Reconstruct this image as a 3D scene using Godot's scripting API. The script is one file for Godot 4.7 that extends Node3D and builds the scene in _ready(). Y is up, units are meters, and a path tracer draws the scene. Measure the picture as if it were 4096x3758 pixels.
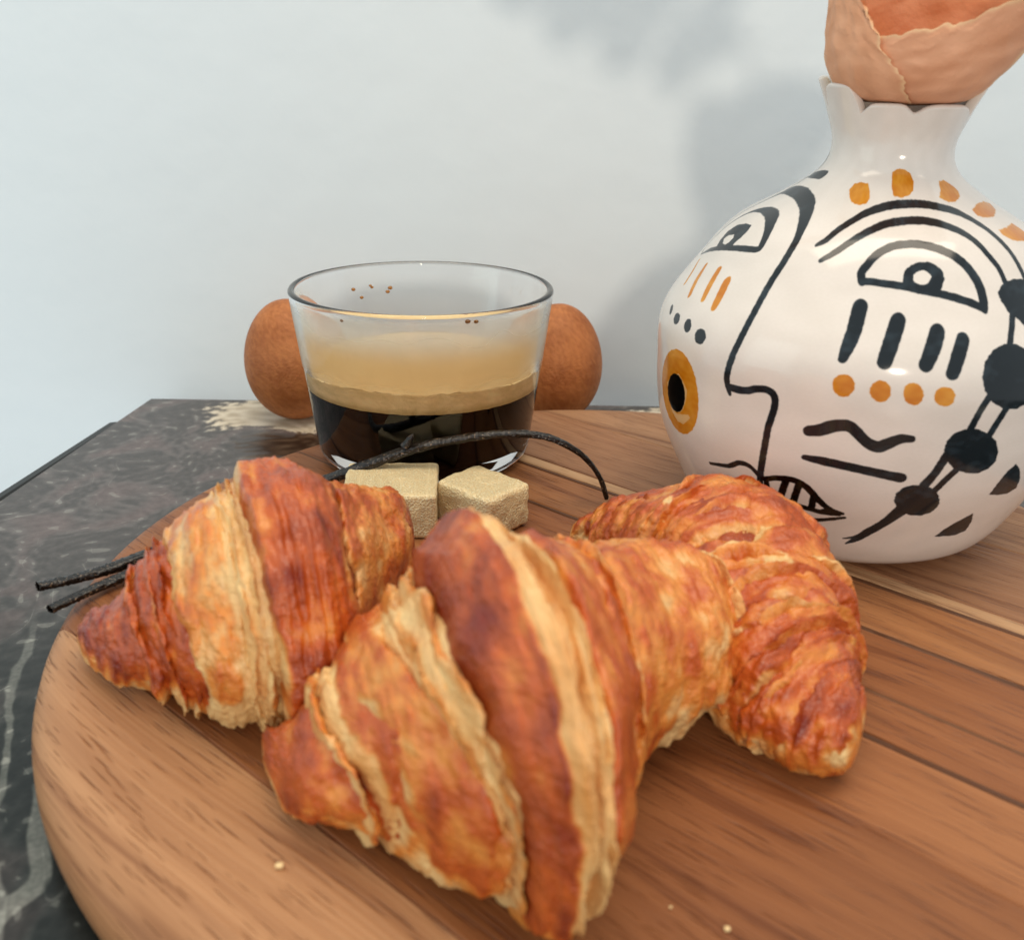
extends Node3D
# Breakfast board: three croissants, an espresso, sugar, vanilla and a painted vase. Built in centimetres (CM), y up, the board's top at y = 0.

const CM := 0.01
const VASE_H := [0.0, 0.6, 1.5, 3.0, 4.5, 6.0, 7.5, 8.5, 9.2, 9.8, 10.4, 11.2, 12.0, 13.0]
const VASE_R := [3.52, 4.19, 4.72, 5.37, 5.56, 5.5, 4.54, 3.69, 2.52, 1.72, 1.5, 1.73, 2.06, 2.39]
const VASE_AT := Vector3(9.63, 0.0, -25.94)
const BOARD_AT := Vector2(3.16, 21.5)
const BOARD_R := 14.08
const BOARD_DIP := 1.8
const GRAIN := -0.7173
# the painted decoration, in the vase's own measures: degrees round its axis, height in cm, half width of the brush in cm
const PAINTING := [
	{"kind": "stroke", "paint": 0, "at": [-100.7, 8.14, 0.023, -100.9, 8.58, 0.029, -104.2, 8.84, 0.039, -115.5, 9.03, 0.066, -95.2, 9.23, 0.095, -78.4, 9.26, 0.115, -65.8, 9.16, 0.12, -57.9, 9.01, 0.116, -51.5, 8.73, 0.102, -48.7, 8.39, 0.086, -48.6, 7.94, 0.083, -49.6, 7.41, 0.083, -49.8, 6.77, 0.083, -50.3, 6.18, 0.083, -51.3, 5.7, 0.084]},
	{"kind": "stroke", "paint": 0, "at": [-51.2, 5.7, 0.085, -51.7, 5.46, 0.085, -52, 5.17, 0.086, -51.5, 4.96, 0.076, -50.7, 4.77, 0.042]},
	{"kind": "stroke", "paint": 0, "at": [-51.2, 4.95, 0.083, -48.4, 4.95, 0.091, -45.3, 5, 0.084, -43.2, 5.09, 0.084, -40.4, 5.13, 0.083, -38.5, 5.05, 0.083, -37.9, 4.85, 0.083, -38.3, 4.54, 0.083, -39, 4.2, 0.081, -39.4, 3.77, 0.082, -39.9, 3.31, 0.083, -40.4, 2.93, 0.084, -40.9, 2.46, 0.078]},
	{"kind": "stroke", "paint": 0, "at": [-41.3, 2.84, 0.056, -43.1, 2.99, 0.056, -45.2, 3.04, 0.062, -47.4, 2.99, 0.063, -50.3, 2.81, 0.058, -53.3, 2.73, 0.049, -58.1, 2.62, 0.035]},
	{"kind": "stroke", "paint": 2, "at": [-39.6, 2.75, 0.065, -36.5, 2.87, 0.069, -33.3, 2.94, 0.077, -30.3, 2.93, 0.082, -27.5, 2.79, 0.085, -24.6, 2.5, 0.082, -21.4, 2.27, 0.063, -17.9, 2.18, 0.041]},
	{"kind": "stroke", "paint": 2, "at": [-38.8, 2.77, 0.062, -38.6, 2.53, 0.07, -36.6, 2.33, 0.065, -33.7, 2.21, 0.062, -30.7, 2.2, 0.062, -26.9, 2.15, 0.064, -23.1, 2.12, 0.064, -18.7, 2.13, 0.041]},
	{"kind": "stroke", "paint": 2, "at": [-33.3, 2.89, 0.085, -35, 2.3, 0.087]},
	{"kind": "stroke", "paint": 2, "at": [-29.9, 2.84, 0.082, -31.4, 2.22, 0.084]},
	{"kind": "stroke", "paint": 2, "at": [-25.9, 2.58, 0.077, -26.2, 2.2, 0.078]},
	{"kind": "stroke", "paint": 2, "at": [-21.4, 2.27, 0.063, -23.1, 2.16, 0.064]},
	{"kind": "stroke", "paint": 2, "at": [-33.6, 1.65, 0.052, -29.4, 1.75, 0.054, -25.4, 1.81, 0.053, -21, 1.93, 0.047, -17.1, 2.06, 0.033]},
	{"kind": "stroke", "paint": 0, "at": [-97.2, 7.45, 0.01, -100.1, 7.6, 0.023, -99, 7.92, 0.026, -96.3, 8.26, 0.026, -92.8, 8.55, 0.029, -88.9, 8.72, 0.041, -81.5, 8.8, 0.068, -73.6, 8.77, 0.091, -67.6, 8.65, 0.105, -63.4, 8.43, 0.098, -61.4, 8.19, 0.083, -61.4, 8.04, 0.065, -66.6, 7.99, 0.066, -74.5, 7.92, 0.061, -83.4, 7.8, 0.056, -91.1, 7.65, 0.048, -97.2, 7.45, 0.013]},
	{"kind": "fill", "paint": 0, "at": [-86.3, 7.8, -88.1, 7.95, -88.6, 8.17, -86.1, 8.37, -80.5, 8.46, -75.5, 8.46, -74.2, 8.32, -74.5, 8.17, -75.7, 8.01, -75.2, 7.91]},
	{"kind": "fill", "paint": 3, "at": [-83.3, 7.92, -85.7, 8.01, -84.3, 8.12, -80.6, 8.18, -79.1, 8.11, -79.4, 8.01, -80.8, 7.92]},
	{"kind": "stroke", "paint": 0, "at": [-113.8, 9.24, 0.023, -113.6, 9.41, 0.039, -99.5, 9.6, 0.057, -87, 9.67, 0.093, -77.1, 9.69, 0.098]},
	{"kind": "stroke", "paint": 0, "at": [-108.1, 10.17, 0.038, -108.9, 10.02, 0.047, -110.4, 9.82, 0.032, -112.1, 9.66, 0.013]},
	{"kind": "stroke", "paint": 0, "at": [-40.3, 8.33, 0.037, -37.9, 8.45, 0.062, -35.7, 8.65, 0.068, -32.1, 8.85, 0.071, -26.9, 9.04, 0.074, -18.8, 9.18, 0.077, -10, 9.24, 0.077, 0.6, 9.25, 0.074, 10.4, 9.19, 0.074, 17.8, 9.1, 0.074, 22.6, 8.96, 0.074, 25.7, 8.78, 0.073, 27.3, 8.57, 0.07, 28.7, 8.33, 0.067, 29.5, 8.01, 0.064, 29.7, 7.79, 0.061]},
	{"kind": "stroke", "paint": 0, "at": [-36.7, 8.03, 0.045, -33.2, 8.22, 0.067, -29.6, 8.44, 0.07, -25.2, 8.65, 0.07, -18.9, 8.83, 0.07, -12, 8.91, 0.07, -3.9, 8.94, 0.07, 2.8, 8.91, 0.07, 8.4, 8.83, 0.07, 12.9, 8.71, 0.072, 16, 8.53, 0.072, 18.3, 8.27, 0.069, 20.3, 8.02, 0.066, 20.9, 7.75, 0.063]},
	{"kind": "stroke", "paint": 0, "at": [-22.7, 7.69, 0.079, -23.4, 7.86, 0.082, -22.4, 8.01, 0.085, -20, 8.24, 0.08, -16.4, 8.4, 0.074, -12, 8.48, 0.069, -7.1, 8.5, 0.068, -2.1, 8.46, 0.071, 3, 8.36, 0.079, 7.2, 8.19, 0.09, 10, 7.95, 0.098, 11.5, 7.68, 0.105, 11.7, 7.42, 0.102, 11.4, 7.23, 0.075]},
	{"kind": "stroke", "paint": 0, "at": [11.1, 7.25, 0.067, 8.8, 7.34, 0.075, 4.4, 7.45, 0.075, -0.7, 7.54, 0.073, -5.8, 7.6, 0.07, -10.6, 7.66, 0.07, -16, 7.69, 0.068, -20.2, 7.71, 0.068, -22.9, 7.7, 0.066]},
	{"kind": "fill", "paint": 0, "at": [0.9, 7.85, 0, 7.71, -1.7, 7.59, -4.1, 7.53, -6.7, 7.52, -9, 7.58, -10.6, 7.68, -11.3, 7.82, -10.8, 7.97, -9.1, 8.08, -6.5, 8.15, -3.6, 8.16, -1.1, 8.1, 0.5, 7.99]},
	{"kind": "fill", "paint": 0, "at": [-11.4, 7.8, 1, 7.85, -0.7, 7.56, -6.5, 7.6, -10.9, 7.68]},
	{"kind": "fill", "paint": 3, "at": [-3, 7.87, -3.3, 7.8, -4, 7.75, -5, 7.71, -6.2, 7.7, -7.3, 7.72, -8.1, 7.76, -8.4, 7.82, -8.2, 7.89, -7.6, 7.94, -6.5, 7.98, -5.2, 7.99, -4.1, 7.97, -3.3, 7.93]},
	{"kind": "stroke", "paint": 0, "at": [-22, 7.19, 0.163, -22.4, 6.72, 0.159, -23.1, 6.41, 0.142, -23.8, 6.13, 0.095]},
	{"kind": "stroke", "paint": 0, "at": [-12.1, 6.98, 0.163, -13.4, 6.54, 0.166, -14.4, 6.16, 0.16]},
	{"kind": "stroke", "paint": 0, "at": [-2.4, 6.8, 0.165, -3.6, 6.49, 0.167, -5.1, 6.15, 0.154]},
	{"kind": "stroke", "paint": 0, "at": [3.9, 6.66, 0.146, 2.3, 6.31, 0.154, 1.1, 5.99, 0.148]},
	{"kind": "fill", "paint": 1, "at": [-20.2, 5.63, -20, 5.52, -20.3, 5.41, -21.1, 5.32, -22.1, 5.28, -23.2, 5.3, -24.2, 5.36, -24.8, 5.46, -25, 5.58, -24.7, 5.69, -23.9, 5.77, -22.9, 5.8, -21.8, 5.79, -20.8, 5.73]},
	{"kind": "fill", "paint": 1, "at": [-12.2, 5.58, -12, 5.47, -12.3, 5.37, -13, 5.29, -14, 5.26, -15, 5.28, -15.9, 5.34, -16.5, 5.44, -16.7, 5.54, -16.3, 5.65, -15.6, 5.72, -14.7, 5.75, -13.7, 5.73, -12.8, 5.67]},
	{"kind": "fill", "paint": 1, "at": [-5, 5.56, -4.8, 5.44, -5, 5.34, -5.7, 5.26, -6.6, 5.24, -7.6, 5.26, -8.6, 5.33, -9.2, 5.44, -9.4, 5.55, -9.1, 5.66, -8.4, 5.73, -7.5, 5.75, -6.5, 5.73, -5.6, 5.66]},
	{"kind": "fill", "paint": 1, "at": [2.3, 5.52, 2.4, 5.42, 2.1, 5.33, 1.3, 5.26, 0.3, 5.24, -0.8, 5.26, -1.7, 5.32, -2.3, 5.41, -2.4, 5.51, -2.1, 5.6, -1.3, 5.67, -0.3, 5.69, 0.7, 5.67, 1.7, 5.61]},
	{"kind": "stroke", "paint": 0, "at": [-29, 4.33, 0.122, -26.4, 4.4, 0.145, -23.9, 4.53, 0.146, -20.6, 4.61, 0.135, -18.4, 4.51, 0.124, -15.7, 4.28, 0.119, -12.9, 4.17, 0.135, -10.5, 4.28, 0.137, -8.1, 4.41, 0.111, -5.5, 4.42, 0.077]},
	{"kind": "stroke", "paint": 0, "at": [-29.2, 3.64, 0.062, -24.9, 3.63, 0.101, -19.4, 3.59, 0.103, -13.9, 3.53, 0.105, -9.5, 3.47, 0.11, -5.9, 3.42, 0.118]},
	{"kind": "fill", "paint": 0, "at": [33.6, 7.46, 31.4, 7.35, 28.2, 7.28, 24.6, 7.24, 21.4, 7.26, 18.9, 7.32, 17.4, 7.43, 17.3, 7.55, 18.7, 7.66, 21.3, 7.75, 24.9, 7.79, 28.8, 7.77, 32, 7.7, 33.8, 7.59]},
	{"kind": "fill", "paint": 0, "at": [17.5, 7.4, 25.7, 7.36, 24.1, 6.72, 21.7, 6.98, 18.6, 7.18]},
	{"kind": "stroke", "paint": 0, "at": [20.1, 7.15, 0.07, 17.7, 6.76, 0.07, 15.7, 6.38, 0.069]},
	{"kind": "fill", "paint": 0, "at": [24.2, 5.82, 23.8, 5.49, 22, 5.23, 19, 5.11, 15.4, 5.14, 11.9, 5.31, 9.3, 5.59, 8.3, 5.91, 9, 6.21, 11.4, 6.44, 14.9, 6.55, 18.6, 6.53, 21.7, 6.39, 23.5, 6.13]},
	{"kind": "stroke", "paint": 0, "at": [11.2, 5.55, 0.088, 9.3, 5.18, 0.079, 7.8, 4.68, 0.084]},
	{"kind": "stroke", "paint": 0, "at": [16, 5.17, 0.084, 14.7, 4.87, 0.082, 13.3, 4.53, 0.085]},
	{"kind": "fill", "paint": 0, "at": [17.2, 4.07, 17.4, 3.82, 15.8, 3.63, 13.1, 3.53, 9.7, 3.56, 6.4, 3.68, 4, 3.89, 2.7, 4.14, 2.8, 4.39, 4.1, 4.58, 6.6, 4.69, 9.7, 4.68, 12.9, 4.55, 15.6, 4.34]},
	{"kind": "stroke", "paint": 0, "at": [3.6, 4.05, 0.109, 1.8, 3.57, 0.102, 0.1, 3.25, 0.119]},
	{"kind": "stroke", "paint": 0, "at": [7, 3.66, 0.081, 4.9, 3.38, 0.081, 3.2, 3.09, 0.082]},
	{"kind": "fill", "paint": 0, "at": [5.7, 2.79, 6, 2.58, 5, 2.41, 2.9, 2.31, 0.1, 2.3, -2.6, 2.4, -4.8, 2.56, -6, 2.77, -6, 2.97, -4.9, 3.14, -2.9, 3.23, -0.4, 3.24, 2.1, 3.16, 4.3, 3]},
	{"kind": "stroke", "paint": 0, "at": [-3.3, 2.47, 0.175, -6.4, 2.02, 0.123, -9.8, 1.66, 0.117, -12.4, 1.38, 0.084, -15.1, 1.16, 0.02]},
	{"kind": "stroke", "paint": 0, "at": [-11.2, 1.56, 0.061, -13.5, 1.42, 0.037, -16.2, 1.34, 0.014]},
	{"kind": "fill", "paint": 1, "at": [-43.1, 9.46, -42.3, 9.58, -38.2, 9.63, -32.9, 9.61, -29.8, 9.47, -28.1, 9.3, -29, 9.2, -32.5, 9.16, -36.6, 9.2, -39.8, 9.3]},
	{"kind": "fill", "paint": 1, "at": [-17, 9.89, -12.9, 9.96, -7.9, 9.96, -2.3, 9.87, -0.5, 9.69, -2.5, 9.51, -6, 9.4, -10.4, 9.36, -15, 9.39, -16.3, 9.57]},
	{"kind": "fill", "paint": 1, "at": [20.4, 9.7, 26.4, 9.72, 31.9, 9.6, 32.8, 9.48, 29.6, 9.38, 22.5, 9.29, 17, 9.29, 13.1, 9.37, 17.8, 9.54]},
	{"kind": "fill", "paint": 1, "at": [29.4, 9.12, 38.8, 9.22, 48.6, 9.24, 55.7, 9.17, 51.5, 9.06, 39.4, 8.96, 32.7, 8.96, 28.8, 9.01]},
	{"kind": "fill", "paint": 1, "at": [32.2, 8.73, 40.3, 8.76, 48.5, 8.8, 49.2, 8.7, 50.3, 8.57, 44, 8.48, 37.2, 8.49, 32.9, 8.57, 31.7, 8.65]},
	{"kind": "stroke", "paint": 1, "at": [-93.4, 7.36, 0.029, -89.8, 7.08, 0.042, -87.8, 6.8, 0.042]},
	{"kind": "stroke", "paint": 1, "at": [-83.2, 7.36, 0.057, -81.4, 7.02, 0.076, -78.6, 6.66, 0.063]},
	{"kind": "stroke", "paint": 1, "at": [-73.3, 7.39, 0.086, -72.1, 7.06, 0.095, -70.5, 6.72, 0.076]},
	{"kind": "stroke", "paint": 1, "at": [-65.7, 7.22, 0.114, -64.6, 6.92, 0.12, -64, 6.65, 0.099]},
	{"kind": "fill", "paint": 0, "at": [-83.5, 6.16, -83.1, 6.08, -83.3, 6.03, -84, 6.02, -84.8, 6.06, -85.6, 6.13, -86.2, 6.2, -86.1, 6.25, -85.4, 6.26, -84.4, 6.23]},
	{"kind": "fill", "paint": 0, "at": [-76.1, 6.07, -76, 6.01, -76.4, 5.96, -77, 5.92, -77.8, 5.91, -78.7, 5.93, -79.4, 5.97, -79.9, 6.03, -80, 6.09, -79.7, 6.14, -79.1, 6.18, -78.2, 6.19, -77.3, 6.17, -76.6, 6.13]},
	{"kind": "fill", "paint": 0, "at": [-68.9, 6.05, -68.8, 5.98, -69.1, 5.92, -69.7, 5.88, -70.4, 5.87, -71.3, 5.89, -72, 5.94, -72.5, 6.01, -72.6, 6.08, -72.4, 6.14, -71.9, 6.18, -71.1, 6.19, -70.2, 6.17, -69.4, 6.12]},
	{"kind": "fill", "paint": 0, "at": [-61.6, 5.95, -61.5, 5.87, -62, 5.79, -62.8, 5.74, -63.8, 5.73, -64.8, 5.75, -65.6, 5.81, -66, 5.89, -66.1, 5.97, -65.7, 6.04, -64.9, 6.09, -63.9, 6.1, -62.9, 6.08, -62, 6.02]},
	{"kind": "fill", "paint": 1, "at": [-62.2, 4.58, -61.5, 4.27, -61.5, 3.96, -62.3, 3.67, -63.9, 3.41, -66.3, 3.21, -69.2, 3.09, -72.5, 3.06, -75.7, 3.13, -78.7, 3.28, -81.3, 3.51, -83.3, 3.8, -84.4, 4.12, -84.2, 4.45, -82.3, 4.78, -79.5, 5.06, -76.5, 5.25, -73.4, 5.35, -70.4, 5.36, -67.6, 5.27, -65.2, 5.11, -63.4, 4.87]},
	{"kind": "fill", "paint": 4, "at": [-75.6, 3.57, -72.1, 3.6, -68.7, 3.68, -66.1, 3.76, -65, 3.7, -67.4, 3.49, -69, 3.39, -72.1, 3.38]},
	{"kind": "fill", "paint": 4, "at": [-79.1, 4.27, -75, 4.63, -71.5, 4.72, -68.8, 4.57, -66.9, 4.41, -67.3, 4.11, -68.4, 3.85, -70.4, 3.67, -74.8, 3.58, -77.6, 3.79]},
	{"kind": "fill", "paint": 2, "at": [-67.9, 4.33, -67.7, 4.15, -68.1, 3.98, -69, 3.82, -70.4, 3.7, -72.3, 3.63, -74.2, 3.62, -76.1, 3.68, -77.6, 3.8, -78.5, 3.96, -78.7, 4.14, -78.1, 4.33, -76.9, 4.5, -75.2, 4.62, -73.3, 4.68, -71.5, 4.68, -69.9, 4.61, -68.7, 4.49]},
	{"kind": "fill", "paint": 0, "at": [19.8, 2.85, 20.6, 3.13, 22.2, 3.46, 24.4, 3.65, 26.5, 3.49, 28.6, 3.19, 29.5, 2.87, 26.9, 2.75, 22.7, 2.79]},
	{"kind": "fill", "paint": 0, "at": [10.8, 1.52, 12.5, 1.79, 15, 2.03, 18.5, 2.26, 20.6, 1.95, 21.2, 1.61, 18.3, 1.49]}
]

var bake := FastNoiseLite.new()
var streak := FastNoiseLite.new()
var used_names := {}


func _ready() -> void:
	# camera
	var cam := Camera3D.new()
	cam.name = "camera"
	var attr := CameraAttributesPhysical.new()
	attr.frustum_focal_length = 24.0
	attr.frustum_focus_distance = 0.29
	attr.exposure_aperture = 15.0
	attr.frustum_near = 0.01
	attr.frustum_far = 20.0
	cam.attributes = attr
	attr.frustum_focal_length = 24.0 * tan(deg_to_rad(cam.fov) / 2.0) / tan(deg_to_rad(52.4188) / 2.0)
	cam.transform = Transform3D(Basis(Vector3(0.99982, 0.017522, -0.0073244), Vector3(-0.0189914, 0.9224702, -0.3856009), Vector3(0.0, 0.3856705, 0.9226366)).orthonormalized(), Vector3(0, 0.12, 0))
	cam.current = true

	add_child(cam)
	# surroundings: an indoor room's soft light
	var env := Environment.new()
	env.background_mode = Environment.BG_COLOR
	env.background_color = Color(0.945, 0.98, 1.0)
	env.background_energy_multiplier = 0.46
	env.tonemap_mode = Environment.TONE_MAPPER_LINEAR
	env.tonemap_exposure = 1.36
	env.sdfgi_enabled = true
	env.ssao_enabled = true
	env.ssil_enabled = true
	var around := WorldEnvironment.new()
	around.name = "surroundings"
	around.environment = env
	add_child(around)
	# the lamp behind and above the photographer
	var key := OmniLight3D.new()
	key.name = "room_lamp"
	key.light_color = Color(1.0, 0.94, 0.86)
	key.light_energy = 0.235
	key.light_size = 0.045
	key.omni_range = 6.0
	key.omni_attenuation = 2.0
	key.shadow_enabled = true
	key.position = Vector3(0.10, 0.40, 0.76)
	add_child(key)
	# the ceiling fitting
	var top := AreaLight3D.new()
	top.name = "ceiling_lamp"
	top.area_size = Vector2(1.3, 0.5)
	top.light_color = Color(1.0, 0.93, 0.83)
	top.light_energy = 0.78
	top.area_range = 8.0
	top.area_attenuation = 2.0
	top.shadow_enabled = true
	top.transform = Transform3D(Basis.looking_at(Vector3(0.0, -1.0, 0.12), Vector3(0, 0, -1)), Vector3(0.12, 1.25, -0.14))
	add_child(top)

	# the window far to the left
	var side := AreaLight3D.new()
	side.name = "window_light"
	side.area_size = Vector2(0.5, 0.8)
	side.light_color = Color(0.90, 1.0, 0.97)
	side.light_energy = 0.10
	side.area_range = 6.0
	side.area_attenuation = 2.0
	side.shadow_enabled = true
	side.transform = Transform3D(Basis.looking_at(Vector3(0.75, -0.05, -0.66), Vector3.UP), Vector3(-0.85, 0.35, 0.15))
	add_child(side)

	bake.seed = 11
	bake.noise_type = FastNoiseLite.TYPE_SIMPLEX_SMOOTH
	bake.frequency = 1.0
	bake.fractal_type = FastNoiseLite.FRACTAL_NONE
	streak.seed = 29
	streak.noise_type = FastNoiseLite.TYPE_SIMPLEX_SMOOTH
	streak.frequency = 1.0
	streak.fractal_type = FastNoiseLite.FRACTAL_NONE

	build_wall()
	build_table()
	build_board()
	build_vase()
	build_bloom()
	build_glass()
	build_eggs()
	build_sugar()
	build_croissants()
	build_vanilla()
	build_crumbs()


# ---------------------------------------------------------------- helpers

func numbered(called: String) -> String:
	var n: int = used_names.get(called, 0)
	used_names[called] = n + 1
	return called if n == 0 else "%s_%03d" % [called, n]


func thing(called: String, label: String, category: String, at := Vector3.ZERO, group := "") -> Node3D:
	var o := Node3D.new()
	o.name = numbered(called)
	add_child(o)
	o.position = at * CM
	tag(o, label, category, group)
	return o


func tag(o: Node3D, label: String, category: String, group := "") -> void:
	o.set_meta("label", label)
	o.set_meta("category", category)
	if group != "":
		o.set_meta("group", group)


func obj(called: String, mesh: Mesh, mat: Material, parent: Node3D = null, at := Vector3.ZERO) -> MeshInstance3D:
	var o := MeshInstance3D.new()
	o.name = called if parent else numbered(called)
	o.mesh = mesh
	o.material_override = mat
	if parent:
		parent.add_child(o, true)
	else:
		add_child(o, true)
	o.position = at * CM
	return o


# a sheet of nu x nv points (given in cm), closed round u if wrap; outward side by flip
func sheet(nu: int, nv: int, p: PackedVector3Array, c: PackedColorArray, uv: PackedVector2Array, wrap: bool, flip := false) -> ArrayMesh:
	var n := PackedVector3Array()
	n.resize(p.size())
	var idx := PackedInt32Array()
	idx.resize((nu - 1) * (nv - 1) * 6)
	var k := 0
	for j in nv - 1:
		for i in nu - 1:
			var a := j * nu + i
			var d := a + nu
			var v := (p[d + 1] - p[a]).cross(p[a + 1] - p[d])
			if flip:
				v = -v
				idx[k] = a; idx[k + 1] = d; idx[k + 2] = a + 1
				idx[k + 3] = a + 1; idx[k + 4] = d; idx[k + 5] = d + 1
			else:
				idx[k] = a; idx[k + 1] = a + 1; idx[k + 2] = d
				idx[k + 3] = a + 1; idx[k + 4] = d + 1; idx[k + 5] = d
			k += 6
			n[a] += v
			n[a + 1] += v
			n[d] += v
			n[d + 1] += v
	if wrap:
		for j in nv:
			var s := n[j * nu] + n[j * nu + nu - 1]
			n[j * nu] = s
			n[j * nu + nu - 1] = s
	var q := PackedVector3Array()
	q.resize(p.size())
	for i in p.size():
		n[i] = n[i].normalized()
		if n[i] == Vector3.ZERO:
			n[i] = Vector3.UP
		q[i] = p[i] * CM
	var arrays := []
	arrays.resize(Mesh.ARRAY_MAX)
	arrays[Mesh.ARRAY_VERTEX] = q
	arrays[Mesh.ARRAY_NORMAL] = n
	arrays[Mesh.ARRAY_INDEX] = idx
	if c.size():
		arrays[Mesh.ARRAY_COLOR] = c
	if uv.size():
		arrays[Mesh.ARRAY_TEX_UV] = uv
	var m := ArrayMesh.new()
	m.add_surface_from_arrays(Mesh.PRIMITIVE_TRIANGLES, arrays)
	return m


# a body of revolution from a list of Vector2(radius, height), upwards on the outside
func lathe(profile: PackedVector2Array, around := 128) -> ArrayMesh:
	var p := PackedVector3Array()
	for q in profile:
		for i in around + 1:
			var t := TAU * i / around
			p.append(Vector3(q.x * sin(t), q.y, q.x * cos(t)))
	return sheet(around + 1, profile.size(), p, PackedColorArray(), PackedVector2Array(), true, true)


func lin(r: float, g: float, b: float) -> Color:
	return Color(r, g, b).srgb_to_linear()


func plain(color: Color, rough: float, spec := 0.5) -> StandardMaterial3D:
	var m := StandardMaterial3D.new()
	m.albedo_color = color
	m.roughness = rough
	m.metallic_specular = spec
	return m


func noise_map(seed_: int, freq: float, octaves: int, size := 512) -> NoiseTexture2D:
	var n := FastNoiseLite.new()
	n.seed = seed_
	n.noise_type = FastNoiseLite.TYPE_SIMPLEX_SMOOTH
	n.frequency = freq
	n.fractal_octaves = octaves
	var t := NoiseTexture2D.new()
	t.width = size
	t.height = size
	t.seamless = true
	t.noise = n
	return t


func relief(m: StandardMaterial3D, t: Texture2D, scale_cm: float, per_metre := 0.0) -> void:
	m.heightmap_enabled = true
	m.heightmap_texture = t
	m.heightmap_scale = scale_cm
	if per_metre > 0.0:
		m.uv1_triplanar = true
		m.uv1_scale = Vector3.ONE * per_metre


func hermite(xs: Array, ys: Array, x: float) -> float:
	var n := xs.size()
	x = clampf(x, xs[0], xs[n - 1])
	var i := 0
	while i < n - 2 and x >= xs[i + 1]:
		i += 1
	var d: float = xs[i + 1] - xs[i]
	var t: float = (x - xs[i]) / d
	var a := maxi(i - 1, 0)
	var b := mini(i + 2, n - 1)
	var m0: float = (ys[i + 1] - ys[a]) / (xs[i + 1] - xs[a])
	var m1: float = (ys[b] - ys[i]) / (xs[b] - xs[i])
	return (2 * t * t * t - 3 * t * t + 1) * ys[i] + (t * t * t - 2 * t * t + t) * d * m0 + (-2 * t * t * t + 3 * t * t) * ys[i + 1] + (t * t * t - t * t) * d * m1


func catmull(a: Variant, b: Variant, c: Variant, d: Variant, t: float) -> Variant:
	return 0.5 * ((2.0 * b) + (c - a) * t + (2.0 * a - 5.0 * b + 4.0 * c - d) * t * t + (3.0 * b - a - 3.0 * c + d) * t * t * t)


func along(points: Array, s: float) -> Variant:
	var n := points.size()
	var f := clampf(s, 0.0, 1.0) * (n - 1)
	var i := mini(int(f), n - 2)
	return catmull(points[maxi(i - 1, 0)], points[i], points[i + 1], points[mini(i + 2, n - 1)], f - i)


# a tube along points (cm) with a radius for each
func tube(points: Array, radii: Array, steps: int, sides: int, rough := 0.0, twist := 0.0, flat := 1.0) -> ArrayMesh:
	var p := PackedVector3Array()
	var before: Vector3 = along(points, 0.0)
	var side := Vector3.RIGHT
	for j in steps + 1:
		var s := float(j) / steps
		var c: Vector3 = along(points, s)
		var ahead: Vector3 = along(points, minf(s + 0.01, 1.0)) - along(points, maxf(s - 0.01, 0.0))
		var t := ahead.normalized()
		side = (side - t * side.dot(t)).normalized()
		var up := side.cross(t)
		var r: float = along(radii, s)
		for i in sides + 1:
			var a := TAU * i / sides + twist * s
			var w := r * (1.0 - 0.10 * (0.5 + 0.5 * cos(5.0 * a + 3.0 * bake.get_noise_1d(s * 6.0))) + rough * bake.get_noise_3d(s * 40.0, cos(a) * 1.4, sin(a) * 1.4) + 0.6 * rough * bake.get_noise_3d(s * 9.0, cos(a) * 3.0, sin(a) * 3.0))
			p.append(c + (side * cos(a) + up * sin(a) * flat) * w)
		before = c
	return sheet(sides + 1, steps + 1, p, PackedColorArray(), PackedVector2Array(), true, false)


func rounded_box(size: Vector3, r: float, seed_: int, rough: float, n := 26) -> ArrayMesh:
	# a cube of six sheets, pulled to a rounded and lumpy block
	var st := SurfaceTool.new()
	st.begin(Mesh.PRIMITIVE_TRIANGLES)
	var half := size / 2.0
	for face in 6:
		var axis := face / 2
		var sgn := 1.0 if face % 2 == 0 else -1.0
		var base := []
		for j in n + 1:
			for i in n + 1:
				var q := Vector3.ZERO
				q[axis] = sgn
				q[(axis + 1) % 3] = 2.0 * i / n - 1.0
				q[(axis + 2) % 3] = (2.0 * j / n - 1.0)
				var w := q * half
				var inner := Vector3(clampf(w.x, -half.x + r, half.x - r), clampf(w.y, -half.y + r, half.y - r), clampf(w.z, -half.z + r, half.z - r))
				var out := (w - inner)
				if out.length() > 0.0001:
					w = inner + out.normalized() * r
				var d := bake.get_noise_3d(w.x * 2.2 + seed_, w.y * 2.2, w.z * 2.2) * rough + bake.get_noise_3d(w.x * 9.0, w.y * 9.0 + seed_, w.z * 9.0) * rough * 0.2
				w += w.normalized() * d
				base.append(w * CM)
		for j in n:
			for i in n:
				var a: int = j * (n + 1) + i
				var quad := [a, a + 1, a + n + 2, a, a + n + 2, a + n + 1]
				if sgn > 0:
					quad.reverse()
				for v in quad:
					st.set_smooth_group(0)
					st.add_vertex(base[v])
	st.index()
	st.generate_normals()
	return st.commit()


# ---------------------------------------------------------------- wall, table, board

func build_wall() -> void:
	var m := plain(Color(0.90, 0.935, 0.955), 0.8, 0.3)
	relief(m, noise_map(3, 0.012, 5), 0.03, 4.0)
	var box := BoxMesh.new()
	box.size = Vector3(5.0, 3.2, 0.1)
	var o := obj("wall", box, m, null, Vector3(0, 60, -47.0))
	o.set_meta("kind", "structure")
	tag(o, "white plastered wall behind the marble table", "wall")


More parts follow.
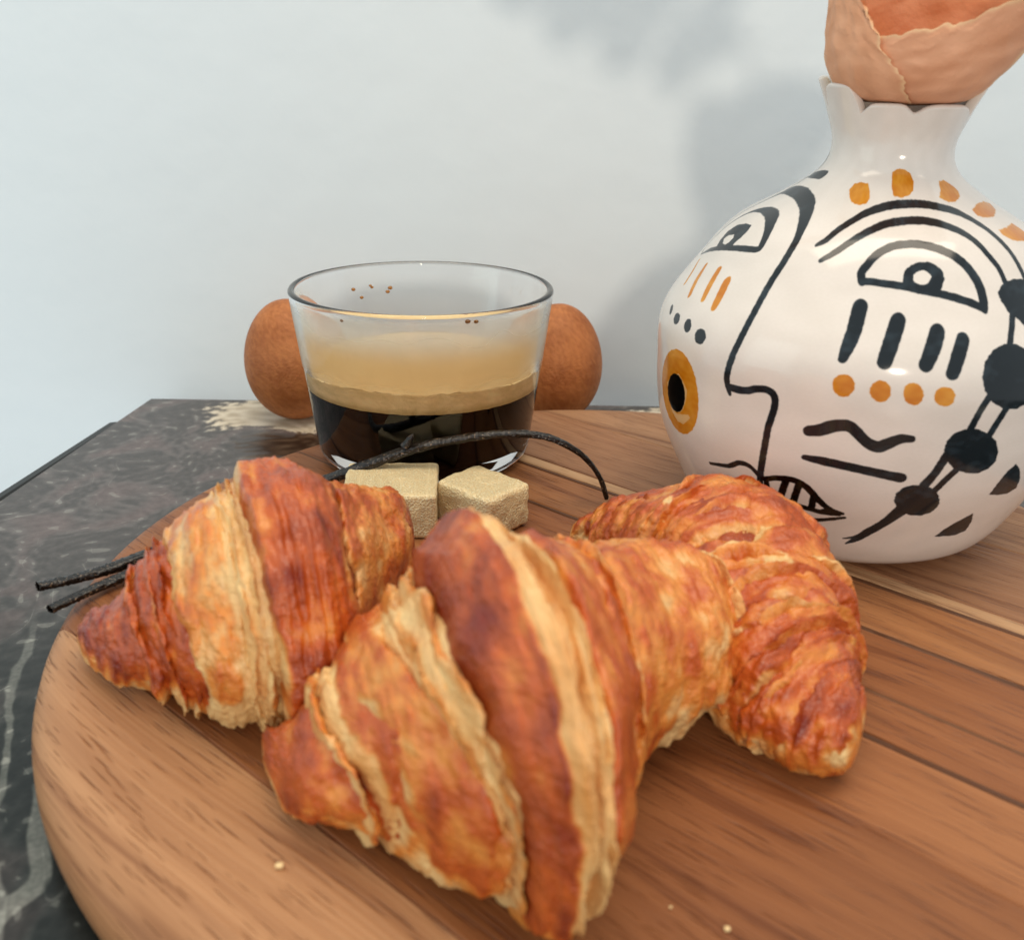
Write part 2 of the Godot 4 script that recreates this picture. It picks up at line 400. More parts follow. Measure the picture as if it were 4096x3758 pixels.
func marble_texture() -> ImageTexture:
	var w := 900
	var h := 1600
	var data := PackedByteArray()
	data.resize(w * h * 3)
	var k := 0
	for j in h:
		var z := 10.0 + 32.0 * j / h
		for i in w:
			var x := -24.0 + 18.0 * i / w
			var wx := bake.get_noise_2d(x * 0.22, z * 0.22) * 1.6
			var wz := bake.get_noise_2d(x * 0.22 + 50.0, z * 0.22) * 1.6
			var mott := streak.get_noise_2d((x + wx) * 0.32, (z + wz) * 0.32)
			var fine := bake.get_noise_2d(x * 1.7 + wx, z * 1.7)
			var grit := streak.get_noise_2d(x * 7.0, z * 7.0)
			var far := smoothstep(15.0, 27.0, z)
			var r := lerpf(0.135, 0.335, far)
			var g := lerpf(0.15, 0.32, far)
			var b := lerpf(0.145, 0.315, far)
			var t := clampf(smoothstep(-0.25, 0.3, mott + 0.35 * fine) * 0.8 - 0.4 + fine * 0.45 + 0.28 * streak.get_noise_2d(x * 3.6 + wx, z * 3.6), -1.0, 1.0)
			r += 0.075 * t + 0.022 * smoothstep(0.1, 0.7, mott)
			g += 0.07 * t
			b += 0.07 * t
			# fine pale veins and flecks
			var v1 := absf(bake.get_noise_2d((x + wx) * 0.35 + 9.0, (z - wz) * 0.28))
			var v2 := absf(streak.get_noise_2d((x - wx * 0.7) * 0.6, (z + wz) * 0.42 + 20.0))
			var vein := (1.0 - smoothstep(0.008, 0.02, v1)) * 0.45 * smoothstep(-0.3, 0.4, fine + mott) + (1.0 - smoothstep(0.005, 0.018, v2)) * 0.4 * smoothstep(0.0, 0.5, fine)
			vein += smoothstep(0.66, 0.74, fine) * 0.4
			# the broad pale veins that run under the board
			var e := absf(x + 8.9 + 0.35 * sin(z * 1.3) + wx * 0.25)
			vein += (1.0 - smoothstep(0.28, 0.4, e + 0.3 * absf(streak.get_noise_2d(x * 0.7, z * 0.7)))) * 0.62 * (1.0 - smoothstep(15.0, 17.0, z))
			e = absf((x + 11.1) - (17.5 - z) * 0.42 + wx * 0.3)
			vein += (1.0 - smoothstep(0.09, 0.17, e + 0.12 * absf(streak.get_noise_2d(x * 0.7, z * 0.7 + 4.0)))) * 0.5 * (1.0 - smoothstep(20.5, 22.5, z))
			vein = clampf(vein, 0.0, 0.85) * (0.9 + 0.1 * grit)
			r = lerpf(r, 0.62, vein)
			g = lerpf(g, 0.63, vein)
			b = lerpf(b, 0.60, vein)
			# the cream patch and the rusty brown cloud by the back edge
			var cream := smoothstep(0.0, 0.2, 1.0 - Vector2((x + 7.6 + wx * 0.7) / 5.4, (z - 38.9 + wz * 0.6) / 2.9).length() + 0.12 * fine + 0.04 * grit)
			r = lerpf(r, 0.80 + 0.08 * fine, cream)
			g = lerpf(g, 0.75 + 0.09 * fine, cream)
			b = lerpf(b, 0.66 + 0.10 * fine, cream)
			var rust := smoothstep(0.0, 0.3, 1.0 - Vector2((x + 8.6 + wx * 0.4) / 1.8, (z - 35.2) / 1.5).length() + 0.4 * fine)
			r = lerpf(r, 0.20 + 0.12 * fine, rust * 0.85)
			g = lerpf(g, 0.15 + 0.1 * fine, rust * 0.85)
			b = lerpf(b, 0.11 + 0.08 * fine, rust * 0.85)
			data[k] = int(clampf(r + grit * 0.012, 0.0, 1.0) * 255.0)
			data[k + 1] = int(clampf(g + grit * 0.012, 0.0, 1.0) * 255.0)
			data[k + 2] = int(clampf(b + grit * 0.012, 0.0, 1.0) * 255.0)
			k += 3
	return ImageTexture.create_from_image(Image.create_from_data(w, h, false, Image.FORMAT_RGB8, data))


# a flat slab whose outline is a list of Vector2(x, z) in cm, with a bevel; uv from the marble's measures
func slab(outline: PackedVector2Array, top: float, bottom: float, bevel: float) -> ArrayMesh:
	var st := SurfaceTool.new()
	st.begin(Mesh.PRIMITIVE_TRIANGLES)
	var inner := Geometry2D.offset_polygon(outline, -bevel, Geometry2D.JOIN_MITER)[0]
	var put := func(q: Vector2, y: float) -> void:
		st.set_uv(Vector2((q.x + 24.0) / 18.0, (-q.y - 10.0) / 32.0))
		st.add_vertex(Vector3(q.x, y, q.y) * CM)
	st.set_smooth_group(-1)
	var tri := Geometry2D.triangulate_polygon(inner)
	for t in range(0, tri.size(), 3):
		var a := inner[tri[t]]
		var b := inner[tri[t + 1]]
		var c := inner[tri[t + 2]]
		var order := [a, b, c] if (b - a).cross(c - a) > 0 else [a, c, b]
		for q in order:
			put.call(q, top)
		order.reverse()
		for q in order:
			put.call(q, bottom)
	var n := outline.size()
	# match corners of the inner outline to the outer ones
	for i in n:
		var a := outline[i]
		var b := outline[(i + 1) % n]
		var ia := nearest(inner, a)
		var ib := nearest(inner, b)
		var rows := [[ia, ib, top], [a, b, top - bevel], [a, b, bottom + bevel], [ia, ib, bottom]]
		var turned := (b - a).cross(outline[(i + 2) % n] - b) > 0
		for r in 3:
			var q := [[rows[r][0], rows[r][2]], [rows[r][1], rows[r][2]], [rows[r + 1][1], rows[r + 1][2]], [rows[r + 1][0], rows[r + 1][2]]]
			for v in ([0, 2, 1, 0, 3, 2] if not turned else [0, 1, 2, 0, 2, 3]):
				put.call(q[v][0], q[v][1])
	st.generate_normals()
	return st.commit()


func nearest(points: PackedVector2Array, to: Vector2) -> Vector2:
	var best := points[0]
	for q in points:
		if q.distance_squared_to(to) < best.distance_squared_to(to):
			best = q
	return best


func build_table() -> void:
	var m := plain(Color.WHITE, 0.3, 0.4)
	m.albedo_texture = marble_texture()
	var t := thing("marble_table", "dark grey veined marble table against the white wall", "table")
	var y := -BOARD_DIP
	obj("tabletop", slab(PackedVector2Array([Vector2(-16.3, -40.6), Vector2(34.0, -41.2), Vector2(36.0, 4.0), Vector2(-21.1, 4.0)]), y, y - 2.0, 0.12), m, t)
	var edge := obj("edge_rail", slab(PackedVector2Array([Vector2(-17.0, -37.6), Vector2(-16.4, -37.8), Vector2(-20.6, -6.0), Vector2(-21.1, -6.0)]), y - 0.06, y - 2.4, 0.15), plain(Color(0.10, 0.11, 0.11), 0.4), t)
	edge.set_meta("label", "dark edge rail along the table's left side")


func wood_texture(seed_: int) -> Array:
	# 32 cm along the grain, 16 cm across
	var w := 2048
	var h := 1024
	var data := PackedByteArray()
	data.resize(w * h * 3)
	var deep := PackedByteArray()
	deep.resize(w * h)
	var k := 0
	var o := 37.0 * seed_
	var row_dark := PackedFloat32Array()
	for j in h:
		var v := 16.0 * j / h
		for i in w:
			var u := 32.0 * i / w
			# seamless along both ways by fading into a shifted copy is not needed: pieces take their own window
			var sway := bake.get_noise_2d(u * 0.09 + o, v * 0.35) * 0.5
			var ring := streak.get_noise_2d(u * 0.05 + o, (v + sway) * 1.5)
			var fine := bake.get_noise_2d(u * 0.16, (v + sway * 0.6) * 11.0 + o)
			var pore := streak.get_noise_2d(u * 0.55 + o, (v + sway * 0.3) * 19.0)
			var t := clampf(0.5 + 0.55 * ring + 0.26 * fine, 0.0, 1.0)
			var line := smoothstep(0.5, 0.62, ring) * (1.0 - smoothstep(0.66, 0.8, ring)) * 0.9
			var p := smoothstep(0.5, 0.8, pore)
			var shade := 1.0 - 0.13 * t - 0.12 * line - 0.16 * p
			data[k * 3] = int(clampf(0.98 * shade + 0.02, 0.0, 1.0) * 255.0)
			data[k * 3 + 1] = int(clampf(0.98 * pow(shade, 1.28), 0.0, 1.0) * 255.0)
			data[k * 3 + 2] = int(clampf(0.97 * pow(shade, 1.5), 0.0, 1.0) * 255.0)
			deep[k] = int(clampf(0.8 - 0.55 * p - 0.12 * fine - 0.1 * line, 0.0, 1.0) * 255.0)
			k += 1
	return [ImageTexture.create_from_image(Image.create_from_data(w, h, false, Image.FORMAT_RGB8, data)), ImageTexture.create_from_image(Image.create_from_data(w, h, false, Image.FORMAT_L8, deep))]


func build_board() -> void:
	var tex := [wood_texture(1)]
	var board := thing("wooden_board", "round wooden serving board of glued planks under the croissants", "serving board", Vector3(BOARD_AT.x, 0.0, -BOARD_AT.y))
	board.rotation.y = GRAIN   # its own x runs along the grain
	var seams := [-14.08, -10.8, -4.4, -2.02, -1.86, -0.47, -0.36, 1.84, 2.0, 4.02, 4.2, 4.72, 8.6, 14.08]
	var tones := [Color(0.716, 0.544, 0.389), Color(0.564, 0.364, 0.213), Color(0.648, 0.439, 0.273), Color(0.392, 0.251, 0.144), Color(0.598, 0.388, 0.232), Color(0.460, 0.305, 0.183), Color(0.598, 0.388, 0.232), Color(0.392, 0.251, 0.144), Color(0.653, 0.449, 0.278), Color(0.392, 0.251, 0.144), Color(0.800, 0.652, 0.492), Color(0.648, 0.478, 0.342), Color(0.658, 0.501, 0.366)]
	# rings from the top face down the rounded rim: distance in from the rim, height, distance in from a seam
	var rings := [[0.95, 0.0, 0.05], [0.62, -0.04, 0.035], [0.34, -0.15, 0.012], [0.13, -0.36, 0.0], [0.02, -0.66, 0.0], [0.0, -0.95, 0.0], [0.06, -1.3, 0.0], [0.3, -1.62, 0.0], [0.7, -1.8, 0.0]]
	rings[0] = [0.95, 0.0, 0.04]
	rings[1] = [0.62, -0.04, 0.022]
	rings[2] = [0.34, -0.15, 0.0]
	var count := 26
	for s in seams.size() - 1:
		var lo: float = seams[s]
		var hi: float = seams[s + 1]
		var st := SurfaceTool.new()
		st.begin(Mesh.PRIMITIVE_TRIANGLES)
		var shift := Vector2(15.2 + 0.75 * (s % 4), -lo + 1.6 + fmod(s * 3.3, 14.0 - (hi - lo)))
		var loops := []
		for r in rings:
			var rad: float = BOARD_R - r[0]
			var a: float = maxf(lo + r[2], -rad + 0.001) if s > 0 else -rad + 0.0005
			var b: float = minf(hi - r[2], rad - 0.001) if s < seams.size() - 2 else rad - 0.0005
			var loop := []
			for i in count + 1:
				var f := float(i) / count
				# finer steps where the rim turns quickly
				var v: float = lerpf(a, b, 0.5 - 0.5 * cos(PI * f)) if (s == 0 or s == seams.size() - 2) else lerpf(a, b, f)
				loop.append(Vector2(-sqrt(maxf(rad * rad - v * v, 0.0)), v))
			for i in count + 1:
				var q: Vector2 = loop[count - i]
				loop.append(Vector2(-q.x, q.y))
			loops.append(loop)
		var put := func(q: Vector2, y: float) -> void:
			st.set_uv(Vector2((q.x + shift.x) / 32.0, (q.y + shift.y + y * 0.7) / 16.0))
			st.add_vertex(Vector3(q.x, y, -q.y) * CM)
		st.set_smooth_group(0)
		var n := 2 * count + 2
		for r in rings.size() - 1:
			for i in n:
				var i2 := (i + 1) % n
				var quad := [[loops[r][i], rings[r][1]], [loops[r + 1][i], rings[r + 1][1]], [loops[r + 1][i2], rings[r + 1][1]], [loops[r][i2], rings[r][1]]]
				for v in [0, 1, 2, 0, 2, 3]:
					put.call(quad[v][0], quad[v][1])
		st.set_smooth_group(-1)
		for side in [0, rings.size() - 1]:
			for i in count:
				var L: Array = loops[side]
				var quad := [L[i], L[n - 1 - i], L[n - 2 - i], L[i + 1]]
				for v in ([0, 2, 1, 0, 3, 2] if side == 0 else [0, 1, 2, 0, 2, 3]):
					put.call(quad[v], rings[side][1])
		st.generate_normals()
		var m := plain(tones[s], 0.52, 0.42)
		m.albedo_texture = tex[0][0]
		relief(m, tex[0][1], 0.035)
		obj("plank", st.commit(), m, board)


# ---------------------------------------------------------------- vase

func paint_vase() -> ImageTexture:
	var w := 2048
	var h := 1024
	var glaze := Color(0.885, 0.855, 0.825)
	var inks := [Color(0.085, 0.115, 0.135), Color(0.80, 0.51, 0.13), Color(0.03, 0.033, 0.035), glaze, Color(0.11, 0.155, 0.155), Color(0.87, 0.70, 0.47)]
	var im := Image.create(w, h, false, Image.FORMAT_RGB8)
	for j in h:
		for i in w:
			var n := bake.get_noise_2d(i * 0.012, j * 0.02) * 0.012 + streak.get_noise_2d(i * 0.11, j * 0.18) * 0.006
			im.set_pixel(i, j, Color(glaze.r + n, glaze.g + n, glaze.b + n * 1.1))
	for mark in PAINTING:
		var a: Array = mark.at
		var ink: Color = inks[mark.paint]
		var kind: int = mark.paint
		if mark.paint == 4:
			ink = inks[5]
		elif mark.paint == 0:
			ink = inks[0]
		if mark.kind == "stroke":
			var n := a.size() / 3
			# smooth the hand's path through the points
			var path := []
			for s in n - 1:
				for q in 6:
					path.append(catmull(spot(a, maxi(s - 1, 0)), spot(a, s), spot(a, s + 1), spot(a, mini(s + 2, n - 1)), q / 6.0))
			path.append(spot(a, n - 1))
			for s in path.size() - 1:
				capsule(im, path[s], path[s + 1], ink, kind)
		else:
			var poly := PackedVector2Array()
			for s in a.size() / 2:
				poly.append(Vector2(maxf(a[s * 2], -99.0), a[s * 2 + 1]))
			area(im, poly, ink, kind)
	return ImageTexture.create_from_image(im)


func spot(a: Array, i: int) -> Vector3:
	return Vector3(maxf(a[i * 3], -100.0), a[i * 3 + 1], a[i * 3 + 2])


func ink_at(im: Image, x: int, y: int, ink: Color, kind: int, cover: float) -> void:
	var c := ink
	if kind != 3:
		var wash := bake.get_noise_2d(x * 0.011, y * 0.016 + 7.0) * 0.5 + streak.get_noise_2d(x * 0.05, y * 0.06) * 0.3
		if kind == 0:
			wash = maxf(wash, 0.0)
			c = Color(c.r + 0.13 * wash, c.g + 0.155 * wash, c.b + 0.17 * wash)
		elif kind == 1:
			c = Color(c.r + 0.07 * wash, c.g + 0.12 * wash, c.b + 0.12 * wash)
		else:
			c = Color(c.r + 0.02 * wash, c.g + 0.02 * wash, c.b + 0.02 * wash)
	im.set_pixel(x, y, im.get_pixel(x, y).lerp(c, cover))


func capsule(im: Image, p: Vector3, q: Vector3, ink: Color, kind: int) -> void:
	var r := hermite(VASE_H, VASE_R, (p.y + q.y) / 2.0)
	var kx := deg_to_rad(1.0) * r
	var pad: float = maxf(p.z, q.z) + 0.05
	var x0 := int((minf(p.x, q.x) - pad / kx + 180.0) / 360.0 * 2048)
	var x1 := int((maxf(p.x, q.x) + pad / kx + 180.0) / 360.0 * 2048) + 1
	var y0 := int((12.0 - maxf(p.y, q.y) - pad) / 12.0 * 1024)
	var y1 := int((12.0 - minf(p.y, q.y) + pad) / 12.0 * 1024) + 1
	var a := Vector2(p.x * kx, p.y)
	var ab := Vector2(q.x * kx, q.y) - a
	var l2 := maxf(ab.length_squared(), 1e-9)
	for y in range(maxi(y0, 0), mini(y1, 1023) + 1):
		for x in range(maxi(x0, 0), mini(x1, 2047) + 1):
			var c := Vector2((x * 360.0 / 2048 - 180.0) * kx, 12.0 - y * 12.0 / 1024)
			var t := clampf((c - a).dot(ab) / l2, 0.0, 1.0)
			var d := (c - a - ab * t).length() - lerpf(p.z, q.z, t) + 0.006 * bake.get_noise_2d(x * 0.06, y * 0.09) - 0.004
			var cover := 1.0 - smoothstep(-0.012, 0.012, d)
			if cover > 0.01:
				ink_at(im, x, y, ink, kind, cover)


func area(im: Image, poly: PackedVector2Array, ink: Color, kind: int) -> void:
	var box := Rect2(poly[0], Vector2.ZERO)
	for q in poly:
		box = box.expand(q)
	for y in range(int((12.0 - box.end.y) / 12.0 * 1024) - 2, int((12.0 - box.position.y) / 12.0 * 1024) + 3):
		for x in range(int((box.position.x + 180.0) / 360.0 * 2048) - 3, int((box.end.x + 180.0) / 360.0 * 2048) + 4):
			if x < 0 or y < 0 or x > 2047 or y > 1023:
				continue
			var cover := 0.0
			for sub in 4:
				var c := Vector2((x + 0.25 + 0.5 * (sub % 2)) * 360.0 / 2048 - 180.0 + 0.14 * bake.get_noise_2d(x * 0.07, y * 0.1), 12.0 - (y + 0.25 + 0.5 * (sub / 2)) * 12.0 / 1024 + 0.01 * streak.get_noise_2d(x * 0.07, y * 0.1))
				if Geometry2D.is_point_in_polygon(c, poly):
					cover += 0.25
			if cover > 0.0:
				ink_at(im, x, y, ink, kind, cover)


func crown_height(deg: float) -> float:
	# seven points round the mouth with a notch between each two
	var notches := [-143.0, -92.0, -50.0, -7.0, 54.0, 105.0, 158.0, 217.0]
	var tips := [11.95, 11.8, 11.36, 11.36, 11.8, 11.95, 11.9]
	if deg < notches[0]:
		deg += 360.0
	for i in 7:
		if deg <= notches[i + 1]:
			var f: float = (deg - notches[i]) / (notches[i + 1] - notches[i])
			var near: float = minf(deg - notches[i], notches[i + 1] - deg)
			var low: float = 11.18
			var x := absf(2.0 * f - 1.0)
			var dome: float = tips[i] - 0.22 * pow(x, 4.0)
			return lerpf(low, dome, sqrt(clampf(near / 7.5, 0.0, 1.0)))
	return 11.9


func build_vase() -> void:
	var around := 420
	var p := PackedVector3Array()
	var uv := PackedVector2Array()
	var heights := []
	for k in 22:
		heights.append(0.0 + 0.6 * pow(k / 22.0, 1.6))
	for k in 80:
		heights.append(0.6 + (10.9 - 0.6) * k / 80.0)
	for k in 25:
		heights.append(10.9 + 1.06 * k / 24.0)
	var rows := 0
	# foot underside
	for r0 in [0.0, 2.9, 3.1]:
		for i in around + 1:
			var t := TAU * i / around - PI
			p.append(Vector3(r0 * sin(t), 0.25 if r0 < 3.0 else 0.02, r0 * cos(t)))
			uv.append(Vector2(float(i) / around, 0.999))
		rows += 1
	var shell := func(h: float, deg: float) -> float:
		var y := h
		if h > 10.9:
			y = 10.9 + (h - 10.9) / 1.06 * (crown_height(deg) - 10.9)
		return y
	for h in heights:
		for i in around + 1:
			var deg := 360.0 * i / around - 180.0
			var t := deg_to_rad(deg)
			var y: float = shell.call(h, deg)
			var r := hermite(VASE_H, VASE_R, y)
			if h < 0.5:
				r -= 0.42 * pow(1.0 - h / 0.5, 2.2)
			p.append(Vector3(r * sin(t), y, r * cos(t)))
			uv.append(Vector2(float(i) / around, 1.0 - y / 12.0))
		rows += 1
	# over the lip and down the inside
	for k in 34:
		var f := k / 33.0
		for i in around + 1:
			var deg := 360.0 * i / around - 180.0
			var t := deg_to_rad(deg)
			var top := crown_height(deg)
			var y: float
			var r: float
			if k < 6:
				var a := PI * (k + 0.5) / 6.0
				y = top + 0.09 * sin(a)
				r = hermite(VASE_H, VASE_R, top) - 0.13 + 0.13 * cos(a)
			else:
				var g := (k - 6) / 27.0
				y = top - (top - 8.6) * g
				r = maxf(hermite(VASE_H, VASE_R, y) - 0.26, 0.3)
			p.append(Vector3(r * sin(t), y, r * cos(t)))
			uv.append(Vector2(float(i) / around, 0.01))
		rows += 1
	var m := plain(Color.WHITE, 0.12, 0.5)
	m.albedo_texture = paint_vase()
	relief(m, noise_map(8, 0.006, 2), 0.05)
	m.uv1_scale = Vector3.ONE
	var t := thing("painted_vase", "round cream ceramic vase hand painted with black line faces and ochre dots", "vase", VASE_AT)
	obj("vase_body", sheet(around + 1, rows, p, PackedColorArray(), uv, true, true), m, t)


# ---------------------------------------------------------------- the bloom in the vase's mouth

func bloom_radius(h: float, phi: float) -> float:
	var base := hermite([11.32, 11.38, 11.58, 11.95, 12.5, 13.2, 13.9, 15.0, 16.5, 17.5], [0.02, 0.95, 1.5, 1.9, 2.1, 2.16, 2.2, 2.3, 2.35, 2.2], h)
	var lean := maxf(sin(phi), 0.0)
	return base + lean * 0.5 * maxf(h - 12.0, 0.0) * smoothstep(0.35, 1.0, lean + 0.25)


func petal(parent: Node3D, lo0: float, lo1: float, hi0: float, hi1: float, h0: float, h1: Array, off: float, seed_: int, m: Material, hue: float) -> void:
	# lo/hi: its left and right edge at the base and at the tip, degrees from the side that faces the camera
	var nu := 56
	var nv := 44
	var p := PackedVector3Array()
	var c := PackedColorArray()
	var out_c := lin(0.88, 0.65, 0.51).lerp(lin(0.90, 0.78, 0.56), hue)
	var in_c := lin(0.80, 0.53, 0.38).lerp(lin(0.88, 0.70, 0.42), hue)
	var rim := lin(0.95, 0.80, 0.62)
	for side in 2:
		for j in nv:
			var v := j / (nv - 1.0)
			if side == 1:
				v = 1.0 - v
			for i in nu:
				var u := i / (nu - 1.0)
				var ragged := 0.5 * bake.get_noise_2d(u * 5.0 + seed_, 3.0) + 0.3 * streak.get_noise_2d(u * 15.0, seed_)
				var top: float = hermite([0.0, 0.33, 0.66, 1.0], h1, u) + 0.16 * ragged
				var h := lerpf(h0, top, v)
				var left := lerpf(lo0, hi0, v) + 3.0 * bake.get_noise_2d(v * 6.0, seed_ + 5.0) + 1.4 * streak.get_noise_2d(v * 19.0, seed_)
				var right := lerpf(lo1, hi1, v) + 3.0 * bake.get_noise_2d(v * 6.0, seed_ + 15.0) + 1.4 * streak.get_noise_2d(v * 19.0, seed_ + 9.0)
				var phi := deg_to_rad(lerpf(left, right, u))
				var r := bloom_radius(h, phi) + off + 0.03 * bake.get_noise_3d(u * 6.0, v * 6.0, seed_)
				var edge := minf(minf(u, 1.0 - u) * 20.0, (1.0 - v) * 16.0)
				if side == 1:
					r -= 0.13 * smoothstep(0.0, 1.0, edge) * minf(1.0, r)
				var a := phi - deg_to_rad(20.4)
				p.append(Vector3(r * sin(a), h, r * cos(a)))
				var tone := 0.07 * bake.get_noise_3d(u * 4.0, v * 5.0, seed_ + 30.0)
				var col := (out_c if side == 0 else in_c).lerp(rim, (1.0 - smoothstep(0.0, 1.1, edge)) * 0.8)
				c.append(Color(col.r + tone, col.g + tone * 0.8, col.b + tone * 0.6))
	obj("petal", sheet(nu, nv * 2, p, c, PackedVector2Array(), false, true), m, parent)


func build_bloom() -> void:
	var m := plain(Color.WHITE, 0.6, 0.35)
	m.vertex_color_use_as_albedo = true
	m.backlight_enabled = true
	m.backlight = Color(0.25, 0.12, 0.06)
	relief(m, noise_map(21, 0.02, 4), 0.03, 22.0)
	var t := thing("flower_head", "peach cup-shaped flower head with torn pale edges in the vase mouth", "flower", VASE_AT + Vector3(0.05, 0.05, 0.52))
	petal(t, 95.0, 250.0, 110.0, 240.0, 11.33, [14.6, 15.4, 15.2, 14.4], -0.12, 1, m, 0.0)
	petal(t, -150.0, -62.0, -140.0, -66.0, 11.33, [14.2, 14.9, 14.8, 14.5], -0.06, 2, m, 1.0)
	petal(t, 40.0, 135.0, 52.0, 130.0, 11.33, [14.6, 15.6, 15.4, 14.8], -0.05, 3, m, 0.35)
	petal(t, -40.0, 78.0, -30.0, 66.0, 11.33, [12.75, 13.0, 13.35, 14.2], 0.0, 4, m, 0.0)
	petal(t, -86.0, 4.0, -74.0, -46.0, 11.33, [14.2, 14.8, 14.6, 13.9], 0.09, 5, m, 0.05)
	spray(t)


func spray(t: Node3D) -> void:
	# the side shoot above the picture that throws the leafy shadow on the wall
	var green := plain(Color(0.42, 0.36, 0.22), 0.6, 0.3)
	var base := VASE_AT + Vector3(0.05, 0.05, 0.52)
	obj("stem", tube([Vector3(9.7, 15.0, -26.0) - base, Vector3(9.2, 16.6, -26.1) - base, Vector3(7.6, 17.6, -26.2) - base, Vector3(5.4, 18.3, -26.2) - base, Vector3(3.0, 19.6, -26.0) - base], [0.13, 0.12, 0.1, 0.09, 0.06], 30, 8), green, t)
	var blade := plain(Color(0.84, 0.62, 0.46), 0.6, 0.3)
	var tips := [[8.0, 16.9, 1.25, 0.75, 200.0], [7.0, 16.6, 1.5, 0.8, 250.0], [6.2, 18.7, 1.6, 0.9, 80.0], [5.2, 17.2, 1.6, 0.9, 235.0], [4.3, 19.2, 1.5, 0.9, 110.0], [3.6, 17.8, 1.7, 1.0, 215.0], [2.2, 20.0, 1.9, 1.1, 160.0], [8.3, 18.5, 1.3, 0.8, 60.0], [1.6, 18.6, 1.6, 1.0, 200.0]]
	for k in tips.size():
		var q: Array = tips[k]
		var p := PackedVector3Array()
		var nu := 33
		for j in 17:
			var v := PI * j / 16.0
			for i in nu:
				var u := TAU * i / (nu - 1.0)
				var w := Vector3(-cos(v) * q[2], sin(v) * sin(u) * q[3] * (1.0 - 0.35 * cos(v)), sin(v) * cos(u) * 0.07)
				w.z += 0.12 * w.x * w.x / q[2] - 0.1 * w.y * w.y
				p.append(w)
		var o := obj("petal", sheet(nu, 17, p, PackedColorArray(), PackedVector2Array(), true, true), blade, t, Vector3(q[0], q[1], -26.1 - 0.1 * (k % 3)) - base)
		o.rotation = Vector3(0.25 * ((k % 3) - 1), 0.3 * ((k % 2) * 2 - 1), deg_to_rad(q[4]))


# ---------------------------------------------------------------- espresso glass

